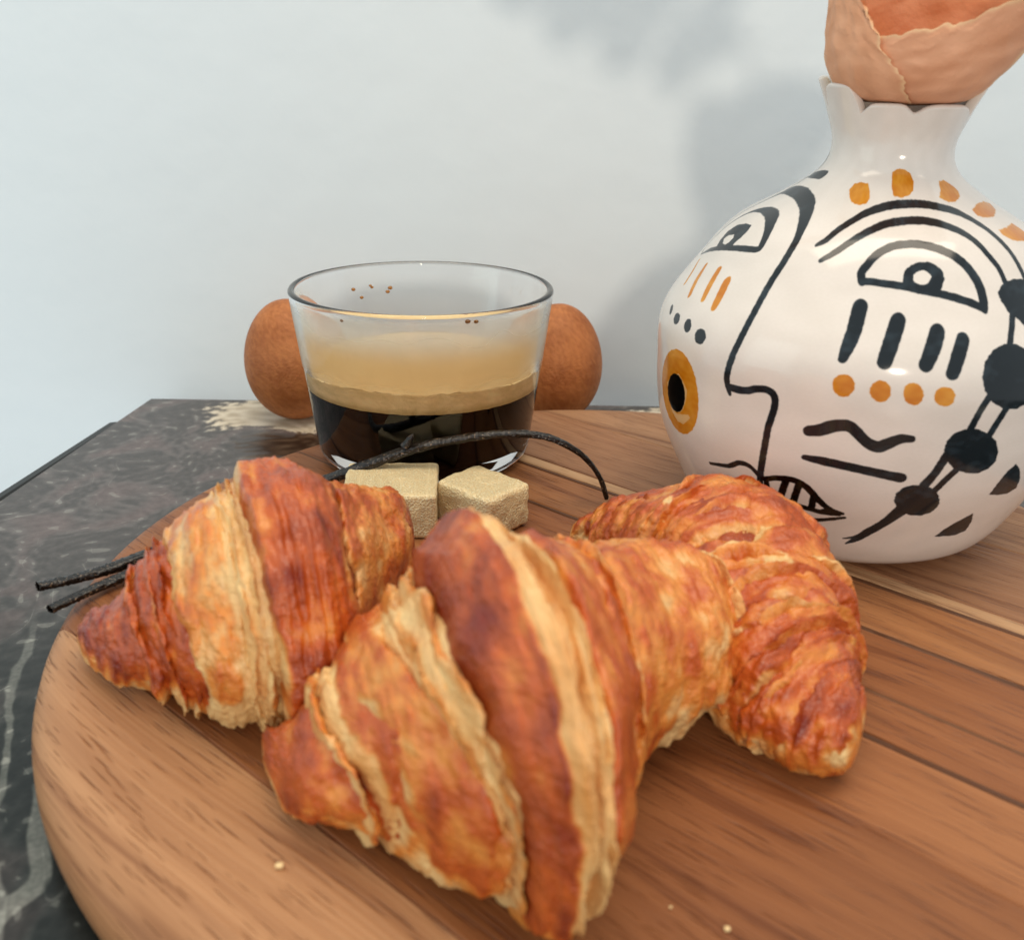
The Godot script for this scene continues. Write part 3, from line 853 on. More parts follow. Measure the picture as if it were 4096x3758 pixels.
func build_glass() -> void:
	var at := Vector3(-2.97, 0.0, -30.2)
	var gm := StandardMaterial3D.new()
	gm.albedo_color = Color(1.0, 1.0, 1.0, 0.0)
	gm.refraction_enabled = true
	gm.refraction_scale = 0.05
	gm.roughness = 0.0
	gm.metallic_specular = 0.37
	gm.transparency = BaseMaterial3D.TRANSPARENCY_ALPHA
	var wall := func(h: float) -> float: return 3.52 + (4.2 - 3.52) * (h - 0.5) / (5.69 - 0.5)
	var q := PackedVector2Array()
	q.append_array([Vector2(0.0, 0.12), Vector2(2.4, 0.1), Vector2(2.75, 0.02), Vector2(3.0, 0.0), Vector2(3.18, 0.04), Vector2(3.34, 0.16), Vector2(3.45, 0.32), Vector2(3.52, 0.5)])
	for k in 24:
		var h := 0.7 + (5.52 - 0.7) * k / 23.0
		q.append(Vector2(wall.call(h), h))
	var rim: float = wall.call(5.6)
	for k in 9:
		var a := PI * k / 8.0
		q.append(Vector2(rim - 0.11 + 0.11 * cos(a), 5.58 + 0.11 * sin(a)))
	for k in 24:
		var h := 5.5 - (5.5 - 1.15) * k / 23.0
		q.append(Vector2(wall.call(h) - 0.2 - 0.02 * (5.5 - h) / 4.0, h))
	q.append_array([Vector2(3.3, 0.95), Vector2(3.18, 0.8), Vector2(2.98, 0.68), Vector2(2.6, 0.62), Vector2(1.5, 0.6), Vector2(0.0, 0.6)])
	var g := thing("espresso_glass", "clear tumbler half filled with espresso at the back of the board", "glass", at)
	obj("glass_body", lathe(q, 160), gm, g)
	# coffee, its skin reaching a little into the inner wall so that no air shows between
	var cm := plain(Color(0.006, 0.004, 0.003), 1.0, 0.0)
	var inner := func(h: float) -> float: return wall.call(h) - 0.2 - 0.02 * (5.5 - h) / 4.0 + 0.012
	var c := PackedVector2Array([Vector2(0.0, 0.59), Vector2(1.5, 0.588), Vector2(2.6, 0.608), Vector2(2.99, 0.668), Vector2(3.19, 0.79), Vector2(3.312, 0.945)])
	for k in 12:
		var h := 1.15 + (2.6 - 1.15) * k / 11.0
		c.append(Vector2(inner.call(h), h))
	c.append(Vector2(0.0, 2.6))
	var e := thing("espresso", "black espresso under a tan crema inside the tumbler", "coffee", at)
	obj("coffee", lathe(c, 160), cm, e)
	# crema: an uneven foam with a raised, ragged border where it meets the glass
	var p := PackedVector3Array()
	var col := PackedColorArray()
	var around := 220
	var rings := [0.0, 0.2, 0.4, 0.6, 0.72, 0.82, 0.9, 0.94, 0.97, 0.985, 0.995]
	var rows := 0
	for r in [0.0, 0.5, 1.0]:
		for i in around + 1:
			var t := TAU * i / around
			p.append(Vector3(r * inner.call(2.6) * sin(t), 2.602, r * inner.call(2.6) * cos(t)))
			col.append(lin(0.66, 0.44, 0.22))
		rows += 1
	for k in 9:
		for i in around + 1:
			var t := TAU * i / around
			var top := 3.24 + 0.05 * bake.get_noise_2d(cos(t) * 2.0, sin(t) * 2.0) + 0.035 * streak.get_noise_2d(cos(t) * 9.0, sin(t) * 9.0)
			var h := lerpf(2.61 + 0.03 * streak.get_noise_2d(cos(t) * 7.0, sin(t) * 7.0 + 3.0), top, k / 8.0)
			p.append(Vector3(inner.call(h) * sin(t), h, inner.call(h) * cos(t)))
			var b := 0.035 * streak.get_noise_3d(cos(t) * 14.0, sin(t) * 14.0, h * 9.0) + 0.05 * bake.get_noise_3d(cos(t) * 4.0, sin(t) * 4.0, h * 3.0) - 0.16 * smoothstep(2.85, 2.62, h)
			col.append(lin(0.97 + b, 0.82 + b, 0.58 + b))
		rows += 1
	for n in rings.size():
		var f: float = rings[rings.size() - 1 - n]
		for i in around + 1:
			var t := TAU * i / around
			var h := 3.2 - 0.06 * smoothstep(1.0, 0.85, f) + 0.012 * bake.get_noise_2d(cos(t) * f * 6.0, sin(t) * f * 6.0)
			p.append(Vector3(inner.call(h) * f * sin(t), h, inner.call(h) * f * cos(t)))
			var b := 0.05 * bake.get_noise_2d(cos(t) * f * 2.0, sin(t) * f * 2.0 + 4.0) + 0.02 * streak.get_noise_2d(cos(t) * f * 12.0, sin(t) * f * 12.0)
			col.append(lin(0.97 + b, 0.85 + b, 0.62 + b * 0.7))
		rows += 1
	var fm := plain(Color.WHITE, 0.6, 0.3)
	fm.vertex_color_use_as_albedo = true
	relief(fm, noise_map(31, 0.05, 4), 0.03, 40.0)
	obj("crema", sheet(around + 1, rows, p, col, PackedVector2Array(), true, true), fm, e)
	# bubbles along the foam's border
	var st := SurfaceTool.new()
	st.begin(Mesh.PRIMITIVE_TRIANGLES)
	var pick := RandomNumberGenerator.new()
	pick.seed = 77
	for k in 130:
		var bub := SphereMesh.new()
		bub.radius = pick.randf_range(0.018, 0.055) * CM
		bub.height = bub.radius * 2.0
		bub.radial_segments = 8
		bub.rings = 5
		var t := pick.randf_range(-1.9, 1.9)
		var f := 0.985 - 0.12 * pow(pick.randf(), 2.0)
		st.append_from(bub, 0, Transform3D(Basis(), Vector3(inner.call(3.2) * f * sin(t), 3.2 + 0.01 * pick.randf(), inner.call(3.2) * f * cos(t)) * CM))
	var froth := obj("bubbles", st.commit(), plain(Color(0.96, 0.86, 0.66), 0.25, 0.5), e)
	froth.set_meta("kind", "stuff")
	# the mist of steam and foam that clings to the inner wall
	var fp := PackedVector3Array()
	var fc := PackedColorArray()
	for k in 30:
		var h := 3.24 + 2.36 * k / 29.0
		for i in around + 1:
			var t := TAU * i / around
			var top := 4.75 + 0.35 * bake.get_noise_2d(cos(t) * 1.2, sin(t) * 1.2)
			var r: float = inner.call(h) - 0.03
			fp.append(Vector3(r * sin(t), h, r * cos(t)))
			var a := 0.86 * (1.0 - smoothstep(4.6, top + 1.6, h)) + 0.06 * streak.get_noise_3d(cos(t) * 3.0, sin(t) * 3.0, h * 2.0)
			var w := lin(0.97, 0.86, 0.66).lerp(lin(1.0, 0.98, 0.93), smoothstep(3.9, 5.1, h))
			a *= lerpf(0.06, 1.0, smoothstep(-0.35, 0.35, cos(t)))
			fc.append(Color(w.r, w.g, w.b, clampf(a, 0.0, 0.86) * (1.0 - smoothstep(5.4, 5.6, h))))
	var mist := plain(Color.WHITE, 0.7, 0.2)
	mist.vertex_color_use_as_albedo = true
	mist.transparency = BaseMaterial3D.TRANSPARENCY_ALPHA
	mist.cull_mode = BaseMaterial3D.CULL_DISABLED
	mist.backlight_enabled = true
	mist.backlight = Color(1, 1, 1)
	obj("steam_film", sheet(around + 1, 30, fp, fc, PackedVector2Array(), true, true), mist, g)
	var op := PackedVector3Array()
	var oc := PackedColorArray()
	for k in 30:
		var h := 3.1 + 2.35 * k / 29.0
		for i in around + 1:
			var t := TAU * i / around
			var r: float = wall.call(h) + 0.006
			op.append(Vector3(r * sin(t), h, r * cos(t)))
			var n := bake.get_noise_3d(cos(t) * 2.2, sin(t) * 2.2, h * 0.7)
			var a := 0.50 * smoothstep(3.1, 3.7, h + 0.2 * n) * (1.0 - 0.55 * smoothstep(4.3, 5.3, h + 0.3 * n)) * (1.0 - smoothstep(5.3, 5.45, h))
			a *= smoothstep(-0.25, 0.35, cos(t))
			var w := lin(0.95, 0.80, 0.56).lerp(lin(0.93, 0.92, 0.88), clampf(smoothstep(4.1, 5.2, h) + smoothstep(0.75, 1.0, absf(sin(t))), 0.0, 1.0))
			oc.append(Color(w.r, w.g, w.b, clampf(a, 0.0, 0.6)))
	obj("steam_film", sheet(around + 1, 30, op, oc, PackedVector2Array(), true, true), mist, g)
	# splashes that dried inside the rim
	var dm := plain(Color(0.60, 0.41, 0.20), 0.12, 0.5)
	var rng := RandomNumberGenerator.new()
	rng.seed = 5
	for k in 9:
		var t := PI + deg_to_rad(18.0 + 26.0 * rng.randf()) if k < 6 else deg_to_rad(rng.randf_range(-40.0, 45.0))
		var h := rng.randf_range(4.55, 4.95) if k < 6 else rng.randf_range(5.3, 5.45)
		var s := SphereMesh.new()
		s.radius = rng.randf_range(0.05, 0.09) * CM
		s.height = s.radius * 1.5
		s.radial_segments = 10
		s.rings = 6
		var r: float = inner.call(h) - 0.02
		obj("splash", s, dm, g, Vector3(r * sin(t), h, r * cos(t)))


# ---------------------------------------------------------------- eggs, sugar

func build_eggs() -> void:
	var m := plain(Color.WHITE, 0.55, 0.4)
	m.vertex_color_use_as_albedo = true
	relief(m, noise_map(41, 0.05, 4), 0.02, 30.0)
	var spots := [[Vector3(-9.25, 0.72, -38.5), 1.98, 0.12, "left"], [Vector3(1.72, 0.75, -38.5), 1.97, -0.1, "right"]]
	for s in spots:
		var p := PackedVector3Array()
		var c := PackedColorArray()
		var nu := 97
		var nv := 60
		for j in nv:
			var v := PI * j / (nv - 1.0)
			for i in nu:
				var u := TAU * i / (nu - 1.0)
				var k := 1.0 + 0.09 * cos(v)
				var q: Vector3 = Vector3(sin(v) * sin(u) * k, -cos(v) * 1.28, sin(v) * cos(u) * k) * s[1]
				q = Basis(Vector3(0, 0, 1), s[2]) * q
				p.append(q)
				var n := 0.5 * bake.get_noise_3d(q.x * 0.6, q.y * 0.6, q.z * 0.6) + 0.5 * streak.get_noise_3d(q.x * 5.0, q.y * 5.0, q.z * 5.0)
				c.append(lin(0.73, 0.46, 0.265).lerp(lin(0.58, 0.33, 0.165), clampf(0.5 + 0.9 * n, 0.0, 1.0)))
		var o := thing("brown_egg", "speckled brown egg on the marble, seen at the %s of the tumbler" % s[3], "egg", s[0] + Vector3(0, 0, 0), "brown eggs behind the glass")
		obj("eggshell", sheet(nu, nv, p, c, PackedVector2Array(), true, true), m, o)


func build_sugar() -> void:
	var n := FastNoiseLite.new()
	n.seed = 4
	n.noise_type = FastNoiseLite.TYPE_CELLULAR
	n.frequency = 0.06
	var crystals := NoiseTexture2D.new()
	crystals.noise = n
	crystals.seamless = true
	var tint := NoiseTexture2D.new()
	tint.noise = n
	tint.seamless = true
	var ramp := Gradient.new()
	ramp.set_color(0, Color(0.90, 0.75, 0.50))
	ramp.set_color(1, Color(1.0, 0.98, 0.86))
	tint.color_ramp = ramp
	var m := plain(Color(1, 1, 1), 0.42, 0.5)
	m.albedo_texture = tint
	m.roughness = 0.3
	m.subsurf_scatter_enabled = false
	relief(m, crystals, 0.07, 52.0)
	var a := obj("sugar_cube", rounded_box(Vector3(2.62, 1.32, 2.45), 0.12, 3, 0.025, 44), m, null, Vector3(-3.42, 0.67, -24.75))
	a.rotation = Vector3(0.0, deg_to_rad(3.0), 0.0)
	tag(a, "wide brown sugar cube leaning under the vanilla pod", "sugar cube", "brown sugar cubes before the glass")
	var b := obj("sugar_cube", rounded_box(Vector3(2.1, 1.3, 1.75), 0.18, 17, 0.035, 40), m, null, Vector3(-0.82, 0.66, -24.72))
	b.rotation = Vector3(0.0, deg_to_rad(-42.0), 0.0)
	tag(b, "smaller brown sugar cube turned on its corner, right of the wide one", "sugar cube", "brown sugar cubes before the glass")


# ---------------------------------------------------------------- croissants

func crust(v: float) -> Color:
	# from bare dough to dark baked crust
	if v < 0.3:
		return lin(0.92, 0.775, 0.535).lerp(lin(0.85, 0.55, 0.25), v / 0.3)
	if v < 0.6:
		return lin(0.87, 0.555, 0.245).lerp(lin(0.75, 0.345, 0.115), (v - 0.3) / 0.3)
	return lin(0.75, 0.345, 0.115).lerp(lin(0.50, 0.155, 0.05), clampf((v - 0.6) / 0.4, 0.0, 1.0))


func seat(y: float) -> float:
	return y if y > 0.25 else 0.02 + 0.23 * exp((y - 0.25) / 0.23)


# spine rows: x, z (depth), height of the centre, radius up, radius across
func croissant_frame(spine: Array, s: float) -> Array:
	var c: PackedFloat64Array = row(spine, s)
	var b: PackedFloat64Array = row(spine, minf(s + 0.02, 1.0))
	var a: PackedFloat64Array = row(spine, maxf(s - 0.02, 0.0))
	var t := Vector3(b[0] - a[0], 0.0, -(b[1] - a[1])).normalized()
	if (spine[0] as Array).size() > 5:
		var yaw := deg_to_rad(c[5])
		t = Vector3(cos(yaw), 0.0, -sin(yaw))
	return [Vector3(c[0], c[2], -c[1]), Vector3(-t.z, 0.0, t.x), c[3], c[4], t]


func row(spine: Array, s: float) -> PackedFloat64Array:
	var n := spine.size()
	var f := clampf(s, 0.0, 1.0) * (n - 1)
	var i := mini(int(f), n - 2)
	var t := f - i
	var out := PackedFloat64Array()
	for k in (spine[0] as Array).size():
		out.append(catmull(spine[maxi(i - 1, 0)][k], spine[i][k], spine[i + 1][k], spine[mini(i + 2, n - 1)][k], t))
	return out


func width_of(d: Dictionary, length: float) -> float:
	return (0.5 * (d.b[0] + d.b[1]) - 0.5 * (d.a[0] + d.a[1])) * length


func pastry_sheet(spine: Array, length: float, d: Dictionary, seed_: float) -> ArrayMesh:
	var core: bool = d.get("core", false)
	var nu := 221
	var nv: int = 150 if core else maxi(24, int(width_of(d, length) / 0.04))
	var p := PackedVector3Array()
	var c := PackedColorArray()
	var wide: float = 1.0 if core else width_of(d, length)
	for j in nv:
		var x := j / (nv - 1.0)
		for i in nu:
			var phi := TAU * i / (nu - 1.0)
			var cp := cos(phi)
			var sp := sin(phi)
			var s: float
			if core:
				s = x
			else:
				var over := clampf(sp * 0.9 + 0.1, 0.0, 1.0)
				s = lerpf(lerpf(d.a[1], d.a[0], over), lerpf(d.b[1], d.b[0], over), x)
				s += (0.16 * bake.get_noise_3d(cp * 1.3, sp * 1.3, seed_ + x * 0.6) + 0.06 * streak.get_noise_3d(cp * 4.5, sp * 4.5, seed_ + x) + 0.035 * bake.get_noise_3d(cp * 13.0, sp * 13.0, seed_ + x)) / length
			s = clampf(s, 0.0, 1.0)
			var f := frame_of(spine, s)
			var o: Vector3 = f[0]
			var across: Vector3 = f[1]
			var rv: float = f[2]
			var rh: float = f[3]
			var cm := s * length
			# wrinkles that run round the roll, and a finer crackle
			var w1 := bake.get_noise_3d(cm * 2.3, cp * 0.9 + seed_, sp * 0.9)
			var w2 := streak.get_noise_3d(cm * 6.5, cp * 2.2, sp * 2.2 + seed_)
			var w3 := bake.get_noise_3d(cm * 5.0, cp * rh * 4.0, sp * rv * 4.0 + seed_)
			var lump := bake.get_noise_3d(cm * 0.55, cp * rh * 0.75 + seed_, sp * rv * 0.75)
			var leaf := streak.get_noise_3d(cm * 4.2 + 0.5 * lump, cp * 0.5 + seed_, sp * 0.5)
			var rough: float = d.get("rough", 1.0)
			var off := (0.06 * w1 + 0.035 * w2 + 0.035 * w3 + 0.17 * lump + 0.028 * leaf) * rough
			var lip := 1.0
			var tone: float = d.tone
			var pale := 0.0
			if core:
				off -= d.sink * smoothstep(0.0, 0.14, s) * smoothstep(1.0, 0.86, s)
				off *= 1.0
			else:
				var soft: float = d.get("soft", 0.2)
				var q0 := minf(x * wide / soft, 1.0)
				var q1 := minf((1.0 - x) * wide / soft, 1.0)
				lip = sqrt(1.0 - (1.0 - q0) * (1.0 - q0)) * sqrt(1.0 - (1.0 - q1) * (1.0 - q1))
				var crest: float = 1.0 - d.get("fall", 0.5) * pow(absf(x - d.peak), 1.3)
				pale = 0.0
				off = off * (0.35 + 0.65 * lip) - 0.2 + (d.t + 0.2) * lip * crest
				var n := 0.10 * w1 + 0.07 * bake.get_noise_3d(cp * 3.0, sp * 3.0, seed_ + 3.0)
				pale = maxf(1.0 - smoothstep(d.pale0 - 0.06, d.pale0 + 0.05, x + n), smoothstep(1.0 - d.pale1 - 0.05, 1.0 - d.pale1 + 0.06, x + n))
				off += pale * (0.085 * leaf - 0.05)
			var pos := o + across * ((rh + off) * cp) + Vector3.UP * ((rv + off) * sp)
			pos.y = seat(pos.y)
			p.append(pos)
			var blotch := bake.get_noise_3d(pos.x * 0.75 + seed_, pos.y * 0.75, pos.z * 0.75)
			var patch := streak.get_noise_3d(pos.x * 1.7, pos.y * 1.7 + seed_, pos.z * 1.7)
			var grain := bake.get_noise_3d(pos.x * 5.5, pos.y * 5.5 + seed_, pos.z * 5.5)
			var v := tone - 0.05 + 0.22 * blotch + 0.17 * patch + 0.10 * w1 + 0.06 * w2 + 0.07 * grain
			v -= 0.2 * smoothstep(0.35, 0.9, streak.get_noise_3d(cm * 1.1 + seed_, cp * rh * 1.1, sp * rv * 1.1))
			# the flank near the board stays pale
			v -= 0.55 * (1.0 - smoothstep(d.get("foot", 0.35), d.get("foot", 0.35) + 0.75, pos.y + 0.3 * w1 + 0.2 * blotch))
			v = lerpf(v, 0.07 + 0.06 * w1 + 0.12 * leaf + 0.06 * blotch, clampf(pale, 0.0, 1.0) * d.get("bare", 0.95))
			for spot_ in d.get("spots", []):
				var away := Vector2((s - spot_[0]) * length * spot_[3], wrapf(phi - deg_to_rad(spot_[1]), -PI, PI) * 0.5 * (rv + rh)).length()
				var m := 1.0 - smoothstep(0.75, 1.1, away / spot_[2] + 0.45 * patch + 0.35 * grain)
				v = lerpf(v, 0.05 + 0.12 * w2 + 0.1 * grain, m)
			c.append(crust(clampf(v, 0.0, 1.0)))
	return sheet(nu, nv, p, c, PackedVector2Array(), true, false)


var frames := {}


func frame_of(spine: Array, s: float) -> Array:
	# spine frames, looked up on a fine ruler and blended
	var f := s * 400.0
	var i := mini(int(f), 399)
	var t := f - i
	var a: Array = frames.table[i]
	var b: Array = frames.table[i + 1]
	return [a[0].lerp(b[0], t), a[1].lerp(b[1], t), lerpf(a[2], b[2], t), lerpf(a[3], b[3], t)]


func croissant(label: String, spine: Array, core: Dictionary, bands: Array, seed_: float) -> void:
	var table := []
	var length := 0.0
	for i in 401:
		var f := croissant_frame(spine, i / 400.0)
		# round the ends off
		var e := minf(i / 400.0 / 0.07, (1.0 - i / 400.0) / core.get("blunt", 0.07))
		var k := sqrt(maxf(0.0, 1.0 - pow(1.0 - minf(e, 1.0), 2.0)))
		f[2] *= k
		f[3] *= k
		table.append(f)
		if i:
			length += (table[i][0] as Vector3).distance_to(table[i - 1][0])
	frames.table = table
	var m := plain(Color.WHITE, 0.38, 0.5)
	m.vertex_color_use_as_albedo = true
	m.clearcoat_enabled = true
	m.clearcoat = 0.2
	m.clearcoat_roughness = 0.25
	relief(m, crumb_map, 0.055, 40.0)
	var t := thing("croissant", label, "croissant", Vector3.ZERO, "croissants on the board")
	core.merge({"core": true})
	obj("pastry_core", pastry_sheet(spine, length, core, seed_), m, t)
	for d in bands:
		obj("pastry_wrap", pastry_sheet(spine, length, d, seed_ + 10.0 * d.a[0]), m, t)


var crumb_map: NoiseTexture2D


func build_croissants() -> void:
	crumb_map = noise_map(51, 0.025, 5)
	# the one in front
	croissant("large croissant in front with pale split folds, nearest the camera",
		[[-4.35, 13.7, 0.6, 0.58, 0.66, 20], [-3.5, 13.05, 0.95, 1.0, 1.12, 20], [-2.51, 13.13, 1.45, 1.5, 1.65, 20], [-1.49, 12.9, 2.0, 2.05, 2.25, 20], [-0.47, 12.6, 2.5, 2.5, 2.7, 20], [0.38, 12.5, 2.62, 2.62, 2.85, 20], [1.15, 14.2, 2.15, 2.2, 2.25, 20], [2.2, 15.7, 1.8, 1.82, 1.85, 20], [3.3, 16.45, 1.75, 1.53, 1.69, 20], [3.95, 16.9, 1.75, 1.2, 1.25, 20], [4.55, 17.5, 1.6, 0.75, 0.8, 20]],
		{"tone": 0.74, "sink": 0.16, "foot": 0.1, "blunt": 0.035},
		[
			{"a": [0.145, 0.19], "b": [0.215, 0.29], "t": 0.20, "peak": 0.7, "tone": 0.66, "pale0": 0.4, "pale1": 0.0},
			{"a": [0.60, 0.60], "b": [0.945, 0.955], "t": 0.22, "peak": 0.6, "tone": 0.50, "pale0": 0.0, "pale1": 0.075, "soft": 0.14, "foot": 0.7},
			{"a": [0.185, 0.255], "b": [0.26, 0.375], "t": 0.30, "peak": 0.35, "tone": 0.6, "pale0": 0.08, "pale1": 0.06},
			{"a": [0.245, 0.36], "b": [0.345, 0.405], "t": 0.20, "peak": 0.6, "tone": 0.25, "pale0": 1.0, "pale1": 0.0},
			{"a": [0.515, 0.51], "b": [0.63, 0.625], "t": 0.3, "peak": 0.3, "tone": 0.6, "pale0": 0.06, "pale1": 0.02, "foot": 0.9},
			{"a": [0.43, 0.44], "b": [0.54, 0.535], "t": 0.24, "peak": 0.2, "tone": 0.2, "pale0": 1.0, "pale1": 0.0},
			{"a": [0.262, 0.352], "b": [0.284, 0.366], "t": 0.30, "peak": 0.5, "tone": 0.30, "pale0": 0.0, "pale1": 0.3, "soft": 0.12},
			{"a": [0.296, 0.372], "b": [0.322, 0.386], "t": 0.34, "peak": 0.5, "tone": 0.36, "pale0": 0.3, "pale1": 0.0, "soft": 0.12},
			{"a": [0.476, 0.476], "b": [0.496, 0.494], "t": 0.40, "peak": 0.5, "tone": 0.22, "pale0": 1.0, "pale1": 0.0, "soft": 0.12},
			{"a": [0.503, 0.500], "b": [0.520, 0.516], "t": 0.31, "peak": 0.5, "tone": 0.25, "pale0": 1.0, "pale1": 0.0, "soft": 0.1},
			{"a": [0.915, 0.92], "b": [0.95, 0.955], "t": 0.34, "peak": 0.5, "tone": 0.1, "pale0": 1.0, "pale1": 0.0, "soft": 0.12},
			{"a": [0.625, 0.618], "b": [0.655, 0.645], "t": 0.30, "peak": 0.3, "tone": 0.45, "pale0": 0.1, "pale1": 0.0, "soft": 0.16},
			{"a": [0.128, 0.176], "b": [0.146, 0.196], "t": 0.20, "peak": 0.5, "tone": 0.4, "pale0": 0.4, "pale1": 0.1, "soft": 0.1},
			{"a": [0.325, 0.385], "b": [0.47, 0.47], "t": 0.68, "peak": 0.4, "tone": 0.84, "pale0": 0.0, "pale1": 0.31, "soft": 0.15},
		], 3.0)
	# behind on the left
	croissant("croissant on the left with a dark rounded end towards the board's edge",
		[[-9.4, 17.7, 0.45, 0.42, 0.48, 20], [-8.45, 16.92, 0.8, 0.82, 0.92, 20], [-7.59, 16.76, 1.2, 1.26, 1.36, 20], [-6.7, 16.72, 1.5, 1.58, 1.74, 20], [-5.68, 16.75, 1.9, 1.98, 2.2, 20], [-4.6, 16.85, 2.02, 2.1, 2.35, 20], [-3.75, 17.35, 1.97, 2.05, 2.15, 20], [-3.25, 19.8, 1.55, 1.5, 1.45, 20], [-2.5, 21.4, 1.4, 1.15, 1.0, 20]],
		{"tone": 0.82, "sink": 0.14, "foot": 0.3, "rough": 0.8},
		[
			{"a": [0.26, 0.33], "b": [0.37, 0.45], "t": 0.18, "peak": 0.6, "tone": 0.74, "pale0": 0.0, "pale1": 0.0, "foot": 0.5},
			{"a": [0.78, 0.78], "b": [0.97, 0.97], "t": 0.20, "peak": 0.4, "tone": 0.52, "pale0": 0.0, "pale1": 0.05},
			{"a": [0.35, 0.42], "b": [0.515, 0.545], "t": 0.36, "soft": 0.13, "peak": 0.4, "tone": 0.34, "pale0": 0.03, "pale1": 0.22, "foot": 0.9},
			{"a": [0.485, 0.52], "b": [0.59, 0.615], "t": 0.32, "peak": 0.4, "tone": 0.2, "pale0": 1.0, "pale1": 0.0},
			{"a": [0.498, 0.528], "b": [0.514, 0.544], "t": 0.46, "peak": 0.5, "tone": 0.25, "pale0": 1.0, "pale1": 0.0, "soft": 0.1},
			{"a": [0.523, 0.553], "b": [0.540, 0.570], "t": 0.44, "peak": 0.5, "tone": 0.3, "pale0": 0.5, "pale1": 0.3, "soft": 0.1},
			{"a": [0.285, 0.350], "b": [0.305, 0.372], "t": 0.25, "peak": 0.5, "tone": 0.66, "pale0": 0.0, "pale1": 0.0, "soft": 0.1, "foot": 0.5},
			{"a": [0.318, 0.388], "b": [0.335, 0.405], "t": 0.28, "peak": 0.5, "tone": 0.78, "pale0": 0.0, "pale1": 0.0, "soft": 0.1, "foot": 0.5},
			{"a": [0.225, 0.285], "b": [0.25, 0.315], "t": 0.12, "peak": 0.5, "tone": 0.8, "pale0": 0.0, "pale1": 0.0, "soft": 0.14, "foot": 0.5},
			{"a": [0.545, 0.585], "b": [0.78, 0.79], "t": 0.78, "peak": 0.08, "soft": 0.14, "tone": 0.74, "pale0": 0.04, "pale1": 0.0},
		], 47.0)
